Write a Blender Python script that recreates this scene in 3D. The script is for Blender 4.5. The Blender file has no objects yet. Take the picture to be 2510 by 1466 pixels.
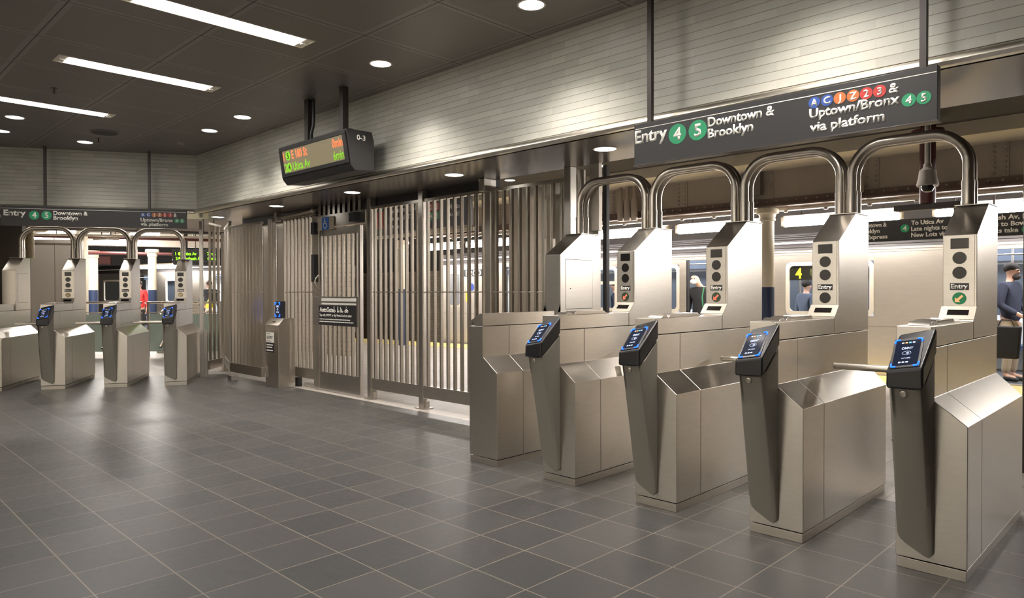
import bpy, bmesh, math, random
from mathutils import Vector, Matrix
random.seed(7)
PI = math.pi
sc = bpy.context.scene
COL = sc.collection

# ------------------------------------------------------------------ camera
def cam_axes(yaw, pitch, roll):
    c, s = math.cos(yaw), math.sin(yaw)
    fwd, right, up = Vector((-s, c, 0)), Vector((c, s, 0)), Vector((0, 0, 1))
    cp, sp = math.cos(pitch), math.sin(pitch)
    f2, u2 = fwd*cp+up*sp, up*cp-fwd*sp
    cr, sr = math.cos(roll), math.sin(roll)
    return right*cr+u2*sr, u2*cr-right*sr, f2
cd = bpy.data.cameras.new('camera'); cam = bpy.data.objects.new('camera', cd); COL.objects.link(cam)
r_, u_, f_ = cam_axes(math.radians(44.5386), math.radians(-.66553), math.radians(-.12218))
m3 = Matrix((r_, u_, -f_)).transposed()
cam.matrix_world = Matrix.Translation((0, 0, 1.40)) @ m3.to_4x4()
cd.sensor_width = 36; cd.lens = 1727.1/2510*36; cd.clip_start = .05; cd.clip_end = 200
sc.camera = cam

# ------------------------------------------------------------------ world, exposure
w = bpy.data.worlds.new('world'); sc.world = w; w.use_nodes = True
w.node_tree.nodes['Background'].inputs[0].default_value = (.9, .82, .72, 1)
w.node_tree.nodes['Background'].inputs[1].default_value = .03
sc.view_settings.view_transform = 'Standard'; sc.view_settings.look = 'None'
sc.view_settings.gamma = 1; sc.view_settings.use_curve_mapping = False
sc.view_settings.exposure = 0.2
TROFFER = 31.0      # emission of the fluorescent troffers
DOWN = 175.0        # watts of one recessed downlight
SOFF = 55.0         # watts of one soffit downlight
PLAT = 85.0       # emission of platform edge tubes
MID = 95.0        # watts of one added, unseen platform ceiling downlight
LCOL = (1.0, .925, .85)

# ------------------------------------------------------------------ materials
MATS = {}
def _new(name):
    m = bpy.data.materials.new(name); m.use_nodes = True
    return m, m.node_tree.nodes, m.node_tree.links, m.node_tree.nodes['Principled BSDF']
def mat(name, col, rough=.5, metal=0., spec=.5, noise=0., nscale=30., stretch=None, emit=None, estr=0., bump=0., alpha=None, trans=0., coat=0.):
    if name in MATS: return MATS[name]
    m, N, L, b = _new(name)
    b.inputs['Base Color'].default_value = (*col, 1); b.inputs['Roughness'].default_value = rough
    b.inputs['Metallic'].default_value = metal; b.inputs['Specular IOR Level'].default_value = spec
    if coat: b.inputs['Coat Weight'].default_value = coat; b.inputs['Coat Roughness'].default_value = .1
    if trans: b.inputs['Transmission Weight'].default_value = trans; b.inputs['IOR'].default_value = 1.1
    if emit: b.inputs['Emission Color'].default_value = (*emit, 1); b.inputs['Emission Strength'].default_value = estr
    if noise or bump:
        tc = N.new('ShaderNodeTexCoord'); mp = N.new('ShaderNodeMapping'); nz = N.new('ShaderNodeTexNoise')
        mp.inputs['Scale'].default_value = stretch or (1, 1, 1)
        nz.inputs['Scale'].default_value = nscale; nz.inputs['Detail'].default_value = 4
        L.new(tc.outputs['Object'], mp.inputs[0]); L.new(mp.outputs[0], nz.inputs['Vector'])
        if noise:
            mx = N.new('ShaderNodeMix'); mx.data_type = 'RGBA'
            mx.inputs['A'].default_value = (*[c*(1-noise) for c in col], 1); mx.inputs['B'].default_value = (*[min(1, c*(1+noise)) for c in col], 1)
            L.new(nz.outputs['Fac'], mx.inputs['Factor']); L.new(mx.outputs['Result'], b.inputs['Base Color'])
            mr = N.new('ShaderNodeMapRange'); mr.inputs['To Min'].default_value = max(.03, rough*(1-noise)); mr.inputs['To Max'].default_value = min(1, rough*(1+noise))
            L.new(nz.outputs['Fac'], mr.inputs['Value']); L.new(mr.outputs[0], b.inputs['Roughness'])
        if bump:
            bp = N.new('ShaderNodeBump'); bp.inputs['Strength'].default_value = bump; bp.inputs['Distance'].default_value = .002
            L.new(nz.outputs['Fac'], bp.inputs['Height']); L.new(bp.outputs[0], b.inputs['Normal'])
    MATS[name] = m; return m
def brushed(name, col, rough, aniso=.85, noise=.08, stretch=(1, 1, 7)):
    m = mat(name, col, rough, 1, noise=noise, nscale=9, stretch=stretch)
    N, L = m.node_tree.nodes, m.node_tree.links; b = N['Principled BSDF']
    v = N.new('ShaderNodeCombineXYZ'); v.inputs[0].default_value = .05; v.inputs[1].default_value = .08; v.inputs[2].default_value = 1
    b.inputs['Anisotropic'].default_value = aniso; L.new(v.outputs[0], b.inputs['Tangent'])
    return m
def glow(name, col, s):
    if name in MATS: return MATS[name]
    m, N, L, b = _new(name)
    b.inputs['Base Color'].default_value = (*[c*.8 for c in col], 1); b.inputs['Emission Color'].default_value = (*col, 1); b.inputs['Emission Strength'].default_value = s
    MATS[name] = m; return m
def brickmat(name, c1, c2, cm, bw, bh, mortar, axes, off=(0, 0), offset=.5, rough=.4, spec=.5, bias=0., bump=.4, smooth=.1, metal=0., noise=.12, nscale=6., rough2=None):
    m, N, L, b = _new(name)
    tc = N.new('ShaderNodeTexCoord'); sp = N.new('ShaderNodeSeparateXYZ'); cb = N.new('ShaderNodeCombineXYZ'); mp = N.new('ShaderNodeMapping')
    L.new(tc.outputs['Object'], sp.inputs[0]); L.new(sp.outputs[axes[0]], cb.inputs[0]); L.new(sp.outputs[axes[1]], cb.inputs[1])
    mp.inputs['Location'].default_value = (off[0], off[1], 0); L.new(cb.outputs[0], mp.inputs[0])
    br = N.new('ShaderNodeTexBrick'); br.offset = offset; br.offset_frequency = 2; br.squash = 1
    br.inputs['Scale'].default_value = 1; br.inputs['Brick Width'].default_value = bw; br.inputs['Row Height'].default_value = bh
    br.inputs['Mortar Size'].default_value = mortar; br.inputs['Mortar Smooth'].default_value = smooth; br.inputs['Bias'].default_value = bias
    br.inputs['Color1'].default_value = (*c1, 1); br.inputs['Color2'].default_value = (*c2, 1); br.inputs['Mortar'].default_value = (*cm, 1)
    L.new(mp.outputs[0], br.inputs['Vector'])
    nz = N.new('ShaderNodeTexNoise'); nz.inputs['Scale'].default_value = nscale; nz.inputs['Detail'].default_value = 5; L.new(tc.outputs['Object'], nz.inputs['Vector'])
    mr = N.new('ShaderNodeMapRange'); mr.inputs['To Min'].default_value = 1-noise; mr.inputs['To Max'].default_value = 1+noise; L.new(nz.outputs['Fac'], mr.inputs['Value'])
    mx = N.new('ShaderNodeMix'); mx.data_type = 'RGBA'; mx.blend_type = 'MULTIPLY'; mx.inputs['Factor'].default_value = 1
    L.new(br.outputs['Color'], mx.inputs['A']); L.new(mr.outputs[0], mx.inputs['B']); L.new(mx.outputs['Result'], b.inputs['Base Color'])
    m2 = N.new('ShaderNodeMapRange'); m2.inputs['To Min'].default_value = rough; m2.inputs['To Max'].default_value = rough2 or min(1, rough*1.5); L.new(nz.outputs['Fac'], m2.inputs['Value']); L.new(m2.outputs[0], b.inputs['Roughness'])
    b.inputs['Specular IOR Level'].default_value = spec; b.inputs['Metallic'].default_value = metal
    if bump:
        bp = N.new('ShaderNodeBump'); bp.invert = True; bp.inputs['Strength'].default_value = bump; bp.inputs['Distance'].default_value = .003
        L.new(br.outputs['Fac'], bp.inputs['Height']); L.new(bp.outputs[0], b.inputs['Normal'])
    MATS[name] = m; return m

STEEL = brushed('brushed steel', (.62, .58, .525), .29, .6)
STEELD = brushed('dull steel', (.50, .46, .405), .38, .5, .12)
BARS = brushed('weathered bar steel', (.46, .415, .35), .38, .3, .12)
PANEL = mat('satin instrument panel', (.40, .37, .315), .55, .8)
POLISH = mat('polished steel', (.70, .65, .58), .16, 1)
TUBE = mat('satin tube steel', (.56, .515, .455), .30, 1)
PEDEST = mat('grey textured pedestal paint', (.255, .235, .20), .55, .35, noise=.08, nscale=220, bump=.15)
BLACK = mat('black plastic', (.012, .012, .014), .33, 0, noise=.2, nscale=150, bump=.06)
BLACKM = mat('black painted metal', (.022, .021, .022), .42, 0)
DARKROD = mat('dark brown rod paint', (.045, .037, .033), .38, .3)
GLASSK = mat('dark lens glass', (.012, .010, .010), .12)
SIGNBLK = mat('sign enamel black', (.018, .0175, .019), .42, 0, noise=.06, nscale=60)
WHITE = mat('sign white', (.78, .76, .70), .5)
GREEN = mat('route green', (.012, .30, .13), .45)
BLUE = mat('route blue', (.022, .07, .30), .45)
ORANGE = mat('route orange', (.48, .13, .03), .45)
RED = mat('route red', (.48, .03, .025), .45)
LEDBLUE = glow('blue indicator', (.005, .075, 1.0), 4.5)
LEDTEXT = glow('reader screen lettering', (.62, .72, 1.0), .6)
SCREEN = mat('reader screen', (.008, .010, .016), .10, emit=(.05, .08, .2), estr=.12)
ARROWR = glow('red arrow', (1.0, .16, .10), .55)
ARROWY = glow('amber arrow', (1.0, .38, .16), .6)
ARROWG = glow('green lens', (.02, .10, .03), .6)
TUBEGLOW = glow('fluorescent tube', (1.0, .95, .89), TROFFER)
DISC = glow('downlight lens', (1.0, .95, .89), 9.)
PLATGLOW = glow('platform tube', (1.0, .95, .90), PLAT)
REFLECT = mat('white reflector', (.75, .68, .56), .35)
TRIMM = mat('satin trim metal', (.74, .69, .60), .33, 1)
SOFFIT = mat('soffit panel metal', (.135, .115, .10), .26, .55, noise=.08, nscale=3)
CREAM = mat('cream paint', (.62, .55, .42), .55, noise=.12, nscale=4)
BEAMP = mat('beam paint', (.36, .31, .26), .6, noise=.15, nscale=3)
COLBLUE = mat('column blue', (.018, .032, .08), .45, noise=.1, nscale=8)
DARKC = mat('shaded dark paint', (.06, .052, .046), .8, noise=.2, nscale=2)  # the unlit void over the platform is painted into this dark colour
MAROON = mat('maroon pipe paint', (.085, .018, .016), .5)
TRAIN = mat('train steel', (.70, .64, .57), .36, 1, noise=.08, nscale=5, stretch=(1, 1, 6))
TRAINROOF = mat('train roof', (.035, .030, .030), .6, .2)
RUBBER = mat('black rubber', (.015, .015, .015), .6)
INTER = mat('train interior panel', (.72, .74, .76), .4)
INTERL = glow('train interior light', (.95, .97, 1.0), 18.)
GLASS = mat('window glass', (.92, .95, .96), .02, trans=1.)
YELLOW = mat('yellow platform edge', (.58, .46, .17), .6, noise=.15, nscale=40, bump=.2)
TILEW = brickmat('glazed wall tile', (.455, .452, .400), (.375, .375, .332), (.43, .415, .36), .288, .0562, .0022, (0, 2), off=(.05, .0), rough=.30, spec=.5, bump=.5, noise=.08)
def tile_rows(m, h, off):
    N, L = m.node_tree.nodes, m.node_tree.links; b = N['Principled BSDF']
    src = b.inputs['Base Color'].links[0].from_socket
    tc = N.new('ShaderNodeTexCoord'); sp = N.new('ShaderNodeSeparateXYZ'); L.new(tc.outputs['Object'], sp.inputs[0])
    def mth(op, a, v):
        k = N.new('ShaderNodeMath'); k.operation = op; L.new(a, k.inputs[0]); k.inputs[1].default_value = v; return k.outputs[0]
    f = mth('FRACT', mth('ADD', mth('DIVIDE', sp.outputs[2], h), off), 0); lt = mth('LESS_THAN', f, .075)
    mx = N.new('ShaderNodeMix'); mx.data_type = 'RGBA'; mx.blend_type = 'MULTIPLY'; mx.inputs['B'].default_value = (.50, .46, .40, 1)
    L.new(lt, mx.inputs['Factor']); L.new(src, mx.inputs['A']); L.new(mx.outputs['Result'], b.inputs['Base Color'])
tile_rows(TILEW, .0562, .5*.0030/.0562)
FLOORM = brickmat('slate floor tile', (.074, .071, .068), (.053, .0525, .052), (.21, .185, .15), .3466, .3575, .0035, (0, 1), off=(1.9135, -3.0985), offset=0, rough=.30, rough2=.5, spec=.42, bump=.25, noise=.22, nscale=22)
PLATM = brickmat('platform floor tile', (.40, .36, .32), (.33, .30, .27), (.20, .18, .16), .305, .305, .004, (0, 1), offset=0, rough=.38, bump=.2, noise=.1)
FARTILE = brickmat('tan track wall tile', (.42, .34, .23), (.34, .27, .19), (.16, .13, .10), .30, .10, .006, (0, 2), rough=.4, bump=.3)

def ceilmat():
    m, N, L, b = _new('ceiling panel')
    tc = N.new('ShaderNodeTexCoord'); mp = N.new('ShaderNodeMapping'); mp.inputs['Location'].default_value = (3.955, -4.21, 0)
    L.new(tc.outputs['Object'], mp.inputs[0])
    def br(mort, sm):
        t = N.new('ShaderNodeTexBrick'); t.offset = 0; t.squash = 1
        t.inputs['Scale'].default_value = 1; t.inputs['Brick Width'].default_value = .94; t.inputs['Row Height'].default_value = .94
        t.inputs['Mortar Size'].default_value = mort; t.inputs['Mortar Smooth'].default_value = sm
        L.new(mp.outputs[0], t.inputs['Vector']); return t
    a, g = br(.05, .25), br(.006, .3)
    nz = N.new('ShaderNodeTexNoise'); nz.inputs['Scale'].default_value = 1.6; L.new(tc.outputs['Object'], nz.inputs['Vector'])
    x1 = N.new('ShaderNodeMix'); x1.data_type = 'RGBA'; x1.inputs['A'].default_value = (.225, .203, .186, 1); x1.inputs['B'].default_value = (.285, .258, .236, 1); L.new(a.outputs['Fac'], x1.inputs['Factor'])
    x2 = N.new('ShaderNodeMix'); x2.data_type = 'RGBA'; L.new(x1.outputs['Result'], x2.inputs['A']); x2.inputs['B'].default_value = (.04, .034, .03, 1); L.new(g.outputs['Fac'], x2.inputs['Factor'])
    L.new(x2.outputs['Result'], b.inputs['Base Color']); b.inputs['Roughness'].default_value = .45; b.inputs['Metallic'].default_value = .25
    bp = N.new('ShaderNodeBump'); bp.invert = True; bp.inputs['Strength'].default_value = .4; bp.inputs['Distance'].default_value = .004
    L.new(a.outputs['Fac'], bp.inputs['Height']); L.new(bp.outputs[0], b.inputs['Normal'])
    return m
CEILM = ceilmat()

# ------------------------------------------------------------------ mesh helpers
class MB:
    def __init__(s): s.bm = bmesh.new()
    def poly(s, pts):
        vs = [s.bm.verts.new(p) for p in pts]; return s.bm.faces.new(vs)
    def hexa(s, v):          # 8 corners: bottom loop then top loop
        vs = [s.bm.verts.new(p) for p in v]
        for f in ((0, 1, 2, 3), (4, 5, 6, 7), (0, 1, 5, 4), (1, 2, 6, 5), (2, 3, 7, 6), (3, 0, 4, 7)): s.bm.faces.new([vs[i] for i in f])
        return s
    def box(s, x0, x1, y0, y1, z0, z1):
        return s.hexa([(x0, y0, z0), (x1, y0, z0), (x1, y1, z0), (x0, y1, z0), (x0, y0, z1), (x1, y0, z1), (x1, y1, z1), (x0, y1, z1)])
    def prism(s, poly, axis, a, b):
        def P(u, v, t): return (t, u, v) if axis == 'x' else (u, t, v) if axis == 'y' else (u, v, t)
        A = [s.bm.verts.new(P(u, v, a)) for u, v in poly]; B = [s.bm.verts.new(P(u, v, b)) for u, v in poly]
        s.bm.faces.new(A); s.bm.faces.new(B); n = len(poly)
        for i in range(n): s.bm.faces.new((A[i], A[(i+1) % n], B[(i+1) % n], B[i]))
        return s
    def tube(s, path, r, n=14, r2=None, cap=True):
        path = [Vector(p) for p in path]; rings = []; k = len(path)
        prev = None
        for i, p in enumerate(path):
            d = (path[min(i+1, k-1)]-path[max(i-1, 0)]).normalized()
            if prev is None:
                a = Vector((0, 0, 1)) if abs(d.z) < .9 else Vector((1, 0, 0)); e1 = d.cross(a).normalized()
            else: e1 = (prev-d*prev.dot(d)).normalized()
            prev = e1; e2 = d.cross(e1); rr = r if r2 is None else r+(r2-r)*i/(k-1)
            rings.append([s.bm.verts.new(p+e1*rr*math.cos(2*PI*j/n)+e2*rr*math.sin(2*PI*j/n)) for j in range(n)])
        for A, B in zip(rings, rings[1:]):
            for j in range(n): s.bm.faces.new((A[j], A[(j+1) % n], B[(j+1) % n], B[j]))
        if cap: s.bm.faces.new(rings[0]); s.bm.faces.new(rings[-1])
        return s
    def lathe(s, prof, c=(0, 0, 0), n=24, axis=(0, 0, 1), cap=True):
        ax = Vector(axis).normalized(); a = Vector((0, 0, 1)) if abs(ax.z) < .9 else Vector((1, 0, 0)); e1 = ax.cross(a).normalized(); e2 = ax.cross(e1); c = Vector(c)
        rings = []
        for r, h in prof:
            if r < 1e-6: rings.append([s.bm.verts.new(c+ax*h)])
            else: rings.append([s.bm.verts.new(c+ax*h+(e1*math.cos(2*PI*j/n)+e2*math.sin(2*PI*j/n))*r) for j in range(n)])
        for A, B in zip(rings, rings[1:]):
            for j in range(n):
                k = (j+1) % n
                if len(A) == 1 and len(B) == 1: continue
                if len(A) == 1: s.bm.faces.new((A[0], B[j], B[k]))
                elif len(B) == 1: s.bm.faces.new((A[j], A[k], B[0]))
                else: s.bm.faces.new((A[j], A[k], B[k], B[j]))
        if cap and len(rings[0]) > 1: s.bm.faces.new(rings[0])
        if cap and len(rings[-1]) > 1: s.bm.faces.new(rings[-1])
        return s
    def disc(s, c, r, normal, t=.002, n=28): return s.lathe([(r, 0), (r, t)], c, n, normal)
    def ball(s, c, r, sx=1, sy=1, sz=1, u=14, v=9):
        m = Matrix.Translation(c) @ Matrix.Diagonal((sx, sy, sz, 1)); bmesh.ops.create_uvsphere(s.bm, u_segments=u, v_segments=v, radius=r, matrix=m); return s
    def xf(s, M): bmesh.ops.transform(s.bm, matrix=M, verts=s.bm.verts); return s
    def build(s, name, m, parent=None, bevel=0., smooth=True, seg=2, recalc=True):
        if recalc: bmesh.ops.recalc_face_normals(s.bm, faces=s.bm.faces)
        me = bpy.data.meshes.new(name); s.bm.to_mesh(me); s.bm.free(); me.materials.append(m)
        if smooth: me.shade_smooth(); me.set_sharp_from_angle(angle=math.radians(38))
        o = bpy.data.objects.new(name, me); COL.objects.link(o)
        if parent: o.parent = parent
        if bevel:
            b = o.modifiers.new('bevel', 'BEVEL'); b.width = bevel; b.segments = seg; b.limit_method = 'ANGLE'; b.angle_limit = math.radians(35); b.harden_normals = True
        return o
def tag(o, label=None, cat=None, group=None, kind=None):
    if label: o['label'] = label
    if cat: o['category'] = cat
    if group: o['group'] = group
    if kind: o['kind'] = kind
    return o
def thing(name, label, cat, loc=(0, 0, 0), rz=0., group=None):
    o = bpy.data.objects.new(name, None); COL.objects.link(o); o.empty_display_size = .1
    o.location = loc; o.rotation_euler = (0, 0, rz); return tag(o, label, cat, group)
def struct(name, mb, m, bevel=0., smooth=False): return tag(mb.build(name, m, None, bevel, smooth), kind='structure')
def copy_tree(o, parent=None, skip=()):
    c = o.copy(); COL.objects.link(c); c.parent = parent
    for ch in list(o.children):
        if ch.name.split('.')[0] in skip: continue
        copy_tree(ch, c, skip)
    return c
_capcache = []
def text(body, name, m, parent, M, height, width=None, align='L', bold=.018, depth=.0012):
    """lettering as a thin mesh in the local x/z plane of matrix M facing its -y; height = cap height"""
    cu = bpy.data.curves.new('t', 'FONT'); cu.size = 1; cu.offset = bold; cu.extrude = 0; cu.body = body; cu.resolution_u = 3
    o = bpy.data.objects.new('t', cu); COL.objects.link(o)
    dg = bpy.context.evaluated_depsgraph_get(); me = bpy.data.meshes.new_from_object(o.evaluated_get(dg))
    bpy.data.objects.remove(o); bpy.data.curves.remove(cu)
    if not _capcache:
        c2 = bpy.data.curves.new('c', 'FONT'); c2.size = 1; c2.body = 'E'; o2 = bpy.data.objects.new('c', c2); COL.objects.link(o2)
        dg = bpy.context.evaluated_depsgraph_get(); mm = bpy.data.meshes.new_from_object(o2.evaluated_get(dg)); _capcache.append(max(v.co.y for v in mm.vertices))
        bpy.data.objects.remove(o2); bpy.data.curves.remove(c2); bpy.data.meshes.remove(mm)
    xs = [v.co.x for v in me.vertices]; x0, x1 = min(xs), max(xs); k = height/_capcache[0]
    kx = (width/(x1-x0)) if width else k
    sh = {'L': 0, 'C': -(x1-x0)*kx/2, 'R': -(x1-x0)*kx}[align]
    for v in me.vertices: v.co = Vector(((v.co.x-x0)*kx+sh, 0, v.co.y*k))
    bm = bmesh.new(); bm.from_mesh(me); bpy.data.meshes.remove(me)
    g = bmesh.ops.extrude_face_region(bm, geom=bm.faces[:]); bmesh.ops.translate(bm, vec=(0, -depth, 0), verts=[e for e in g['geom'] if isinstance(e, bmesh.types.BMVert)])
    bmesh.ops.recalc_face_normals(bm, faces=bm.faces); bmesh.ops.transform(bm, matrix=M, verts=bm.verts)
    me = bpy.data.meshes.new(name); bm.to_mesh(me); bm.free(); me.materials.append(m)
    ob = bpy.data.objects.new(name, me); COL.objects.link(ob)
    if parent: ob.parent = parent
    return ob
def T(x, y, z): return Matrix.Translation((x, y, z))
def arc(c, r, a0, a1, e1, e2, n=10):
    c = Vector(c); e1 = Vector(e1); e2 = Vector(e2)
    return [c+e1*r*math.cos(a0+(a1-a0)*i/n)+e2*r*math.sin(a0+(a1-a0)*i/n) for i in range(n+1)]

# ------------------------------------------------------------------ layout constants
FY = 3.885                       # front of the right hand turnstile row
A60 = math.radians(60)
XH = Vector((math.cos(A60), math.sin(A60), 0)); YH = Vector((-math.sin(A60), math.cos(A60), 0)); OL = Vector((-11.027, 3.829, 0))
def LP(x, y, z=0.): return OL+XH*x+YH*y+Vector((0, 0, z))     # a point in the left row's own frame
ZC, ZS, YW = 3.482, 2.587, 4.32
LW = .25                          # left wall depth in the left row's frame
k_ = (YW-OL.y-YH.y*LW)/XH.y; CORNER = LP(k_, LW)

# ------------------------------------------------------------------ room shell
hall = [(6, -8), (6, 5.08), (-11.85, 5.08), tuple(LP(.33, 1.35).xy), tuple(LP(-9, 1.35).xy), (-17, -8)]
struct('floor', MB().prism(hall, 'z', -.05, 0), FLOORM)
plat = [(6, 5.08), (6, 12.42), (-13, 12.42), (-17, 11.9), (-23.6, 10.1), (-33, 7.9), (-33, -8), (-17, -8), tuple(LP(-9, 1.35).xy), tuple(LP(.33, 1.35).xy), (-11.85, 5.08)]
struct('floor_platform', MB().prism(plat, 'z', -.05, 0), PLATM)
ceil = [(6, -8), (6, YW), tuple(CORNER.xy), tuple(LP(-9, LW).xy), (-17, -8)]
struct('ceiling', MB().prism(ceil, 'z', ZC, ZC+.1), CEILM)
# tiled bulkheads (upper walls) over the turnstiles
ob = struct('wall_back', MB().box(CORNER.x, 6, 0, .25, 0, ZC-2.66+.02), TILEW); ob.location = (0, YW, 2.66)
L_ = 9+k_
ob = struct('wall_left', MB().box(0, L_, 0, .25, 0, ZC-2.66+.02), TILEW); ob.location = LP(-9, LW, 2.66); ob.rotation_euler = (0, 0, A60)
# soffit below the bulkheads, wide slab over the fence line
sof = [(6, YW+.0), (6, 5.262), (-11.62, 5.262), tuple(LP(.43, 1.05).xy), tuple(LP(-9, 1.05).xy), tuple(LP(-9, LW).xy), tuple(CORNER.xy)]
struct('ceiling_soffit', MB().prism(sof, 'z', ZS, ZS+.07), SOFFIT)
# bright rounded metal trim below the tile
def trimpoly(): return [(-.045, ZS-.0), (-.062, ZS+.018), (-.060, ZS+.036), (-.045, ZS+.054), (-.02, ZS+.064), (.03, ZS+.064), (.03, ZS)]
struct('trim_1', MB().prism([(y+YW, z) for y, z in trimpoly()], 'x', CORNER.x+.02, 6), TRIMM, smooth=True)
o = struct('trim_2', MB().prism([(y, z) for y, z in trimpoly()], 'x', 0, L_-.03), TRIMM, smooth=True); o.location = LP(-9, LW); o.rotation_euler = (0, 0, A60)
# far ends of the hall
struct('wall_right', MB().box(6, 6.2, -8, 12.4, 0, ZC), mat('plain side wall', (.20, .18, .155), .6))
struct('wall_front', MB().box(-17, 6.2, -4.8, -4.6, 0, ZC), mat('plain hall wall', (.74, .70, .60), .45, noise=.06, nscale=3))
o = struct('wall_far', MB().box(0, 1.2, -.12, .12, 0, ZC), mat('left end wall steel', (.40, .36, .31), .4, .8)); o.location = (-17, -8, 0); o.rotation_euler = (0, 0, PI/2)
o = struct('wall_side', MB().box(0, 6.45, 0, .2, 0, ZS), STEELD); o.location = LP(-9, .45); o.rotation_euler = (0, 0, A60)
# platform ceiling and the track side
struct('ceiling_platform', MB().prism([(6, 5.3), (6, 16), (-14, 16), (-14, 5.3)], 'z', 3.45, 3.55), DARKC)
struct('ceiling_concourse', MB().prism([(-14, 16), (-34, 16), (-34, -8), tuple(LP(-9, 1.1).xy), tuple(LP(.43, 1.1).xy), (-11.6, 5.3), (-14, 5.31)], 'z', 3.45, 3.55), mat('grey ceiling paint', (.34, .31, .27), .7, noise=.15, nscale=2))
struct('trim_recess_shade', MB().box(-11.6, -5.45, 5.30, 5.36, 2.47, 2.60), BLACKM)  # black strip stands for the shade in the recess behind the soffit
struct('trim_3', MB().box(-14, 6, 10.0, 10.9, 3.28, 3.45), CREAM)
struct('wall_track', MB().box(-34, 8, 15.6, 15.8, -1.2, 2.1), FARTILE)
struct('wall_tunnel', MB().box(-34, 8, 15.6, 15.8, 2.1, 3.5), DARKC)
struct('wall_room', MB().box(-15.4, -13.15, 8.3, 8.5, 0, 3.45), FARTILE)
struct('floor_track', MB().box(-34, 8, 12.4, 15.7, -1.25, -1.2), DARKC)
e0 = [(6, 11.45), (-12.73, 11.37), (-15.8, 10.86), (-22.8, 9.2), (-33, 7.0)]; e1 = [(6, 12.40), (-13, 12.40), (-17, 11.88), (-23.6, 10.08), (-33, 7.88)]
y_ = MB()
for i in range(4): y_.hexa([(*e0[i], .001), (*e0[i+1], .001), (*e1[i+1], .001), (*e1[i], .001), (*e0[i], .006), (*e0[i+1], .006), (*e1[i+1], .006), (*e1[i], .006)])
struct('trim_4', y_, YELLOW)

# ------------------------------------------------------------------ lamps
def spot(parent, z, watts, ang, blend, r=.07):
    l = bpy.data.lights.new('bulb', 'SPOT'); l.energy = watts; l.spot_size = math.radians(ang); l.spot_blend = blend; l.color = LCOL; l.shadow_soft_size = r
    o = bpy.data.objects.new('bulb', l); COL.objects.link(o); o.parent = parent; o.location = (0, 0, z); return o
def downlight(x, y, z, label, group, watts, ang=116, r=.092):
    t = thing('recessed_downlight', label, 'ceiling light', (x, y, z), 0, group)
    MB().lathe([(r, -.004), (r+.014, -.004), (r+.014, .0)], (0, 0, 0), 32, cap=False).build('trim_ring', REFLECT, t)
    MB().disc((0, 0, -.003), r, (0, 0, 1), .002, 32).build('lens', DISC, t)
    spot(t, -.03, watts, ang, 1.0)
    return t
g = 'downlights in the hall ceiling'
for x, y, lb in ((-3.51, 3.775, 'round downlight at the top edge, over the hall near the tiled wall'), (-5.395, 3.775, 'round hall ceiling downlight above and right of the hanging arrivals display'),
                 (-8.21, 3.76, 'round hall ceiling downlight just left of the arrivals display rods'), (-9.2, 3.775, 'round hall ceiling downlight near the inner wall corner'),
                 (-11.12, 2.84, 'round downlight close to the left tiled wall, between the sign rods'), (-10.13, 1.85, 'round ceiling downlight under the third fluorescent strip at far left'),
                 (-11.12, 1.88, 'round downlight cut by the left picture edge'), (-1.63, 3.775, 'round hall downlight beyond the top edge over the right entry sign')):
    downlight(x, y, ZC, lb, g, DOWN*(.22 if x < -11 else .45 if x < -9 else 1))
g = 'downlights in the soffit'
for x, y, lb in ((-3.59, 4.765, 'round soffit downlight left of the right entry sign'), (-5.48, 4.73, 'round soffit downlight above the middle fence panel'), (-7.315, 4.70, 'round soffit downlight above the gate, right of the arrivals display'),
                 (-9.22, 4.70, 'round soffit downlight above the kiosk'), (-11.23, 4.73, 'round soffit downlight beside the left sign, above the corner bars'), (-1.71, 4.75, 'round soffit downlight hidden behind the right entry sign')):
    downlight(x, y, ZS, lb, g, SOFF, 120)
for k, x in enumerate((-8.2, -6.3, -4.4, -2.55, -.7)):
    downlight(x, -4.02, ZC, 'added round downlight washing the wall behind the camera, %s from the left' % 'first second third fourth fifth'.split()[k], 'added downlights behind the camera', DOWN*2.2)  # added lamps, brighten the steel fronts by way of the wall
def troffer(x0, x1, y0, y1, label):
    t = thing('fluorescent_troffer', label, 'ceiling light', ((x0+x1)/2, (y0+y1)/2, ZC), 0, 'fluorescent troffers in the hall ceiling')
    a, b = (x1-x0)/2, (y1-y0)/2
    f = MB()
    f.box(-a-.012, -a, -b-.012, b+.012, -.006, .0); f.box(a, a+.012, -b-.012, b+.012, -.006, 0); f.box(-a, a, -b-.012, -b, -.006, 0); f.box(-a, a, b, b+.012, -.006, 0)
    f.build('frame', REFLECT, t)
    MB().box(-a, a, -b, b, -.003, -.001).build('reflector', REFLECT, t)
    MB().box(-a*.93, a*.93, -b+.07, b-.07, -.0055, -.003).build('diffuser', TUBEGLOW, t)
    for v in (-b+.035, b-.035): MB().box(-a*.25, a*.05, v-.018, v+.018, -.012, -.003).build('lamp_holder', WHITE, t, .002)
    return t
troffer(-5.51, -5.30, 1.64, 3.04, 'fluorescent strip light at the top edge, nearest of the three')
troffer(-7.39, -7.18, 1.65, 3.05, 'fluorescent strip light in the middle of the three at upper left')
troffer(-9.35, -9.15, 1.24, 2.65, 'fluorescent strip light running off the left edge, farthest of the three')
for x in (-3.52, -1.64):
    troffer(x-.105, x+.105, 1.64, 3.04, 'fluorescent strip light beyond the top edge of the picture')
for x in (-7.4, -5.4, -3.52, -1.64):
    troffer(x-.105, x+.105, -1.9, -.5, 'fluorescent strip light on the ceiling behind the camera')
for x in (-5.4, -3.52, -1.64):
    troffer(x-.105, x+.105, -4.1, -2.7, 'fluorescent strip light far behind the camera')
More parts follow.
